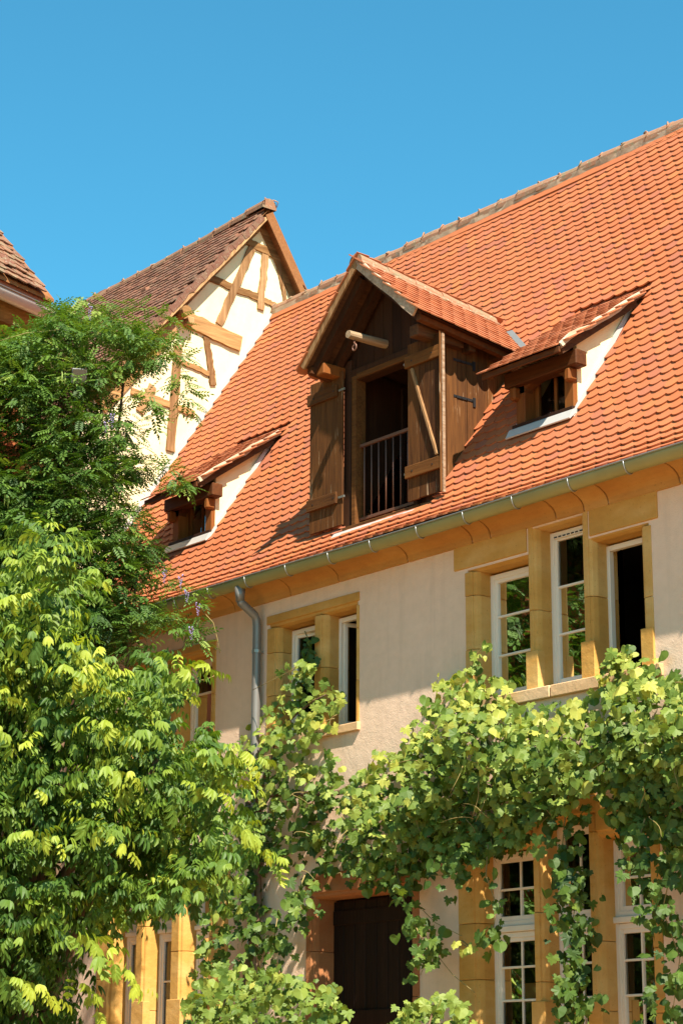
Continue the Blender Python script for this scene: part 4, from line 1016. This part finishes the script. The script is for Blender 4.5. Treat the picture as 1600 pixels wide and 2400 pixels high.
# ---- grapevine along the facade
gv = thing('grapevine', 'grapevine with lobed leaves trained across the cream facade above the door', 'climber', (-18.55, -.25, 0))
ms, vs_ = [], []
def grape(c, bright, n=1, spread=.05, facing=np.array([.45, -.52, .68])):
    for k in range(n):
        p = c + rng.normal(0, spread, 3); nz = unit(facing + rng.normal(0, .38, 3)); dn = unit(np.array([0, -.15, -1]) + rng.normal(0, .45, 3))
        ms.append(mat_dir(p, -dn, nz, rng.uniform(.45, 1.22))); vs_.append(float(np.clip(bright + rng.normal(0, .14), 0, 1)))
BAND = S([(540, 1700), (575, 1655), (630, 1600), (665, 1530), (700, 1560), (760, 1570), (795, 1590), (800, 1620), (745, 1670), (720, 1690), (745, 1720), (790, 1755), (860, 1765), (915, 1725), (960, 1640), (1010, 1570), (1075, 1545), (1120, 1560), (1170, 1570), (1180, 1615), (1290, 1610), (1385, 1590), (1405, 1520), (1440, 1490), (1500, 1500), (1525, 1545), (1600, 1570), (1900, 1500), (1900, 1920), (1570, 1950), (1500, 1900), (1440, 1925), (1380, 1835), (1335, 1835), (1285, 1880), (1230, 1880), (1180, 1960), (1120, 1955), (1040, 1990), (960, 2005), (900, 2045), (840, 2010), (700, 2030), (640, 1990), (585, 1970), (545, 1860)])
GAP = [S([(650, 1715), (735, 1700), (745, 1740), (700, 1830), (650, 1790)]), S([(1225, 1625), (1310, 1622), (1300, 1650), (1230, 1650)]), S([(1340, 1835), (1400, 1800), (1400, 1850), (1345, 1860)]), S([(1480, 1600), (1530, 1590), (1525, 1640), (1490, 1650)])]
UPE = [(540, 1700), (630, 1600), (700, 1560), (795, 1600), (745, 1700), (790, 1760), (860, 1765), (960, 1640), (1075, 1550), (1180, 1600), (1385, 1590), (1440, 1490), (1525, 1545), (1900, 1500)]
ux = [p[0] * SC for p in UPE]; uy = [p[1] * SC for p in UPE]
for x, y in sample(BAND, 6000):
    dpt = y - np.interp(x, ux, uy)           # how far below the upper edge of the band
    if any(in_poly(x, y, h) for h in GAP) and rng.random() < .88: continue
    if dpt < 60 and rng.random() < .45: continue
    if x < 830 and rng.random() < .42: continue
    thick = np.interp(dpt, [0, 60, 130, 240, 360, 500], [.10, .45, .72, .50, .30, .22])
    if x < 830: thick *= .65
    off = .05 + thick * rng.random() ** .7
    grape(PY(x, y, -off), (.40 + .20 * (off > thick * .75) + .24 * (dpt < 110) - .10 * (dpt > 260)) * rng.uniform(.7, 1.25))  # sun and shade put into leaf colour: paler outside and above, darker below
def strand(pts_, n, off, br, spread=.10):  # br paints sun on upper sprigs, shade on hanging strands
    pts_ = S(pts_); L = len(pts_) - 1
    for i in range(n):
        t = rng.random() * L; k = min(int(t), L - 1); f = t - k
        x = pts_[k][0] * (1 - f) + pts_[k + 1][0] * f; y = pts_[k][1] * (1 - f) + pts_[k + 1][1] * f
        grape(PY(x, y, -off - rng.random() * .12), br * rng.uniform(.7, 1.3), 1, spread)
    P = [PY(x, y, -off) for x, y in pts_]; MB().tube(P, list(np.linspace(.008, .003, len(P))), 5).build('shoot', M_twig, gv, smooth=True)
strand([(1300, 1840), (1290, 1950), (1320, 2060), (1310, 2180), (1320, 2300), (1300, 2352)], 215, .30, .30, .10)
strand([(1560, 1900), (1540, 2000), (1520, 2090), (1560, 2200), (1540, 2352)], 190, .30, .28, .12)
strand([(1480, 1880), (1460, 1950), (1480, 2000)], 25, .35, .3, .09)
strand([(1120, 1940), (1115, 2010), (1140, 2080), (1130, 2150), (1115, 2160)], 28, .35, .45, .06)
strand([(1090, 1960), (1060, 2010), (990, 2010)], 36, .35, .32, .10)
strand([(910, 2000), (930, 2080), (960, 2140), (985, 2190), (965, 2240)], 75, .35, .40, .09)
strand([(700, 2010), (680, 2060), (700, 2100), (640, 2140)], 40, .35, .42, .09)
strand([(575, 1900), (585, 1990), (570, 2080), (590, 2160), (600, 2240)], 190, .12, .24, .13)
strand([(530, 2040), (500, 2120), (470, 2200), (520, 2250)], 110, .45, .55, .12)
strand([(640, 2090), (630, 2150), (650, 2200)], 26, .30, .42, .07)
strand([(670, 1590), (665, 1545), (690, 1525), (705, 1540)], 22, .15, .75, .05)
strand([(700, 1450), (712, 1480), (700, 1520), (715, 1570)], 30, .02, .25, .05)
strand([(1085, 1560), (1080, 1520), (1105, 1490), (1125, 1485)], 16, .15, .75, .035)
strand([(1410, 1500), (1400, 1530), (1430, 1490)], 16, .15, .70, .04)
strand([(660, 1720), (700, 1760), (690, 1800)], 30, .12, .75, .08)
strand([(850, 1765), (860, 1740), (868, 1720)], 4, .12, .85, .03)
strand([(1060, 2160), (1085, 2180), (1050, 2165)], 5, .35, .9, .03)
for pts_ in ([(580, 1585), (620, 1565), (660, 1545), (680, 1530)], [(1000, 2190), (1040, 2240), (1090, 2280)], [(900, 2050), (950, 2110), (990, 2170)], [(1060, 2150), (1000, 2120), (970, 2090)]):
    MB().tube([PY(x * SC, y * SC, -.22) for x, y in pts_], .0035, 5).build('tendril', M_twig, gv, smooth=True)
for k in range(70):
    x, y = sample(BAND, 1)[0]; off = .25 + .35 * rng.random(); p = PY(x, y, -off); d = unit(rng.normal(0, 1, 3) * np.array([1, .4, .5]) + np.array([0, -.3, -.2])); L_ = rng.uniform(.12, .4)
    q = [p + d * L_ * t + np.array([.03 * math.sin(5 * t + k), -.05 * t * (1 - t), -.12 * t * t]) for t in np.linspace(0, 1, 7)]
    MB().tube(q, list(np.linspace(.005, .0018, 7)), 5).build('tendril', M_twig, gv, smooth=True)
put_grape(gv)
# main stem and arms
sx = float(PY(590, 2000, -.12)[0]); q = [(sx + .10 * math.sin(z * 2.1), -.12 - .03 * math.sin(z * 3), z) for z in np.linspace(0, 4.75, 14)]
MB().tube(q, list(np.linspace(.06, .032, 14)), 8).build('stem', M_stem, gv, smooth=True)
MB().tube([(sx + .1, -.13, 4.6)] + [(x, -.16 + .04 * math.sin(x * 3), 4.72 + .06 * math.sin(x * 2.3)) for x in np.linspace(sx + .3, -10.0, 24)], list(np.linspace(.03, .012, 25)), 7).build('arm', M_stem, gv, smooth=True)
MB().tube([(sx, -.13, 4.55)] + [tuple(PY(x * SC, y * SC, -.15)) for x, y in ((625, 1730), (630, 1690), (680, 1640), (720, 1610), (760, 1590))], list(np.linspace(.022, .008, 6)), 7).build('arm', M_stem, gv, smooth=True)
for z in (4.68, 4.25): MB().tube([(-19.2, -.2, z), (-10, -.2, z)], .003, 5).build('training_wire', M_zinc, gv)

def bush(name, label, P, n, r0, r1, base):
    global ms, vs_
    t = thing(name, label, 'bush', base, None); ms, vs_ = [], []
    top = min(p[1] for p in P)
    for x, y in sample(P, n):
        Y = -rng.uniform(r0, r1); grape(PY(x, y, Y), .62 - .25 * min(1, (y - top) / 300) + .12 * (Y < -(r0 + .7 * (r1 - r0))), 1, .04, np.array([.40, -.45, .75]))  # leaf colour carries the light: paler in front, darker towards the bottom
    put_grape(t)
    for k in range(5):
        e = PY(*P[rng.integers(len(P))], -(r0 + r1) / 2); MB().tube([base, (base[0] * .6 + e[0] * .4, base[1] * .6 + e[1] * .4, e[2] * .5), (e[0] * .9 + base[0] * .1, e[1], e[2] * .95)], [.03, .02, .008], 6).build('stem', M_stem, t, smooth=True)
B1 = S([(420, 2480), (425, 2300), (470, 2245), (540, 2220), (620, 2230), (700, 2250), (760, 2280), (795, 2330), (800, 2480)])
bush('vine_bush', 'sunlit rounded vine bush left of the dark door', B1, 900, .7, 1.7, (-18.4, -1.3, 0))
B2 = S([(880, 2480), (905, 2330), (950, 2300), (1010, 2285), (1060, 2305), (1090, 2360), (1090, 2480)])
bush('vine_bush', 'small vine bush between the dark door and the ground floor window', B2, 330, .4, 1.0, (-15.9, -.8, 0))

# ---- box elder in front
be = thing('box_elder', 'light green box elder tree with drooping compound leaves in the courtyard', 'tree', tuple(PD(60, 2200, 13.4) * np.array([1, 1, 0])))
EV, EF = elder_leaf()
ms, vs_ = [], []
EP = S([(-420, 1330), (-200, 1270), (0, 1300), (60, 1240), (110, 1215), (165, 1260), (170, 1340), (150, 1430), (190, 1500), (230, 1560), (300, 1520), (370, 1490), (430, 1490), (440, 1530), (405, 1600), (385, 1680), (470, 1690), (520, 1715), (540, 1790), (555, 1865), (550, 1950), (520, 1960), (480, 2010), (430, 2090), (400, 2090), (330, 2080), (260, 2060), (230, 2090), (120, 2110), (60, 2200), (0, 2250), (-420, 2300)])
LOWP = S([(-300, 2080), (120, 2090), (190, 2150), (170, 2330), (120, 2420), (30, 2480), (-300, 2480)])
sun_side = unit(np.array([.6, -.3, .7]))
crown_c = PD(60, 1800, 13.4)
def shoot(c, br, n=7, length=.30, dirv=None):
    d = unit(rng.normal(0, .6, 3) + np.array([.35, -.25, .35])) if dirv is None else unit(dirv)
    s = unit(np.cross(d, UPV)); sh = []
    for k in range(n):
        t = k / (n - 1); p = c + d * length * t + np.array([0, 0, -.10 * t * t]); sgn = 1 if k % 2 else -1
        ld = unit(d * .35 + s * sgn * rng.uniform(.4, .9) + rng.normal(0, .25, 3) + np.array([0, 0, -.25]))
        ms.append(mat_dir(p, ld, UPV + rng.normal(0, .28, 3), rng.uniform(.70, 1.12) * (1 - .25 * t)))
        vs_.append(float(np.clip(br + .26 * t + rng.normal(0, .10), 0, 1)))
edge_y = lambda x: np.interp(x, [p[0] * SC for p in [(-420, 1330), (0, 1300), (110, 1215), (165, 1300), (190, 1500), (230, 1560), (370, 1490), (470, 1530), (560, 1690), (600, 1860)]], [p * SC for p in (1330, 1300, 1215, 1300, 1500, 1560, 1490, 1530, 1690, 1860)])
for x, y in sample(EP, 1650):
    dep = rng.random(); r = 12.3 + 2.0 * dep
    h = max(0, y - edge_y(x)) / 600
    shoot(PD(x, y, r), .50 - .26 * dep - .25 * min(1, h) + .28 * (rng.random() < .22), rng.integers(5, 9), rng.uniform(.15, .28))  # crown shade put into leaf colour: darker inside and lower down
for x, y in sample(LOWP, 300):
    shoot(PD(x, y, 12.9 + 1.2 * rng.random()), .12 + .1 * rng.random(), 6, .28, np.array([.2, -.1, -.6]))  # low shoots coloured dark for the shade beneath the crown
for x, y, dx_, dy in ((110, 1250, 0, 1), (150, 1450, 1, .3), (420, 1510, 1, .3), (520, 1680, 1, .2), (570, 1860, 1, -.2), (430, 1760, 1, 0), (220, 1830, .6, 0), (20, 1450, .2, .3), (60, 1880, .5, -.1), (180, 2110, 1, -.4), (250, 2150, 1, -.5), (20, 2210, .3, -.4), (190, 2200, .8, -.9)):
    shoot(PD((x - 30 * dx_) * SC, (y + 30) * SC, 12.3), .70, 9, .30, CR * dx_ + np.array([0, 0, dy * .8]) + rng.normal(0, .2, 3))
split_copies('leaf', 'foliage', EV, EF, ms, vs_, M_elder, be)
tb0 = np.array(be.location); tr = [tb0 + np.array([.05 * math.sin(i), .04 * math.cos(i * 1.3), 2.9 * i / 9]) for i in range(10)]
MB().tube(tr, list(np.linspace(.12, .07, 10)), 10).build('trunk', M_stem, be, smooth=True)
for x, y in ((90, 1300), (-150, 1450), (300, 1600), (450, 1800), (150, 1700), (420, 1650), (-100, 1900)):
    e = PD(x * SC, y * SC, 13.2); a = tr[rng.integers(5, 10)]; MB().tube([a + (e - a) * t + np.array([0, 0, .25 * math.sin(math.pi * t)]) for t in np.linspace(0, 1, 7)], list(np.linspace(.045, .008, 7)), 7).build('branch', M_stem, be, smooth=True)

# ================================================================== small things
lp = PD(184, 882, 22.6)
lamp = thing('wall_lamp', 'grey metal floodlight poking out of the wisteria', 'lamp', tuple(lp))
dv = unit(np.array([.75, -.35, -.25])); sdv = unit(np.cross(dv, UPV)); upv = np.cross(sdv, dv)
m = MB()
for k, (t, s_) in enumerate(((-.10, .05), (-.02, .075), (.10, .085))):
    c = lp + dv * t; m.v += [tuple(c + sdv * a * s_ + upv * b_ * s_) for a, b_ in ((-1, -1), (1, -1), (1, 1), (-1, 1))]
m.f = [(3, 2, 1, 0), (8, 9, 10, 11)] + [(k * 4 + i, k * 4 + (i + 1) % 4, k * 4 + 4 + (i + 1) % 4, k * 4 + 4 + i) for k in range(2) for i in range(4)]
m.build('housing', M_lamp, lamp, .008)
m = MB(); c = lp + dv * .102; m.add([c + sdv * a * .075 + upv * b_ * .075 for a, b_ in ((-1, -1), (1, -1), (1, 1), (-1, 1))], [(0, 1, 2, 3)]); m.build('lens', M_glass, lamp)
wa = lp - inw * (wing_lim(lp) - .37)
MB().tube([lp - dv * .08, lp - dv * .16 + np.array([0, 0, .02]), wa], .014, 8).build('arm', M_lamp, lamp, smooth=True)
# curtain and box behind the ground floor panes
for x0, x1, nm in ((-13.35, -13.02, 'pale curtain hanging behind the ground floor window light by the wall end'), (-13.98, -13.78, 'pale curtain behind the middle ground floor window light')):
    n = 28; vs = []
    for i in range(n + 1):
        x = x0 + (x1 - x0) * i / n; y = .40 + .025 * math.sin(i * 1.35)
        vs += [(x, y, 1.7), (x, y, 3.9)]
    m = MB(); m.add(vs, [(2 * i, 2 * i + 2, 2 * i + 3, 2 * i + 1) for i in range(n)]); c = m.build('curtain', M_curtain); tag(c, nm, 'curtain'); md = c.modifiers.new('t', 'SOLIDIFY'); md.thickness = .004
m = MB().box(-15.05, -14.46, .42, .44, 2.52, 2.66).box(-15.05, -14.46, .44, .70, 2.52, 2.54).box(-15.05, -15.03, .44, .70, 2.54, 2.66).box(-14.48, -14.46, .44, .70, 2.54, 2.66)
bxo = m.build('wooden_box', wood('orange_wood', (.42, .17, .04), (.55, .25, .07), 'x')); tag(bxo, 'orange wooden box behind the ground floor window pane', 'box')
m = MB().box(-15.08, -14.40, .40, .75, 2.48, 2.518); sh = m.build('shelf', wood('shelf_wood', (.40, .17, .05), (.5, .24, .08), 'x')); tag(sh, 'wooden shelf inside the ground floor window', 'shelf')
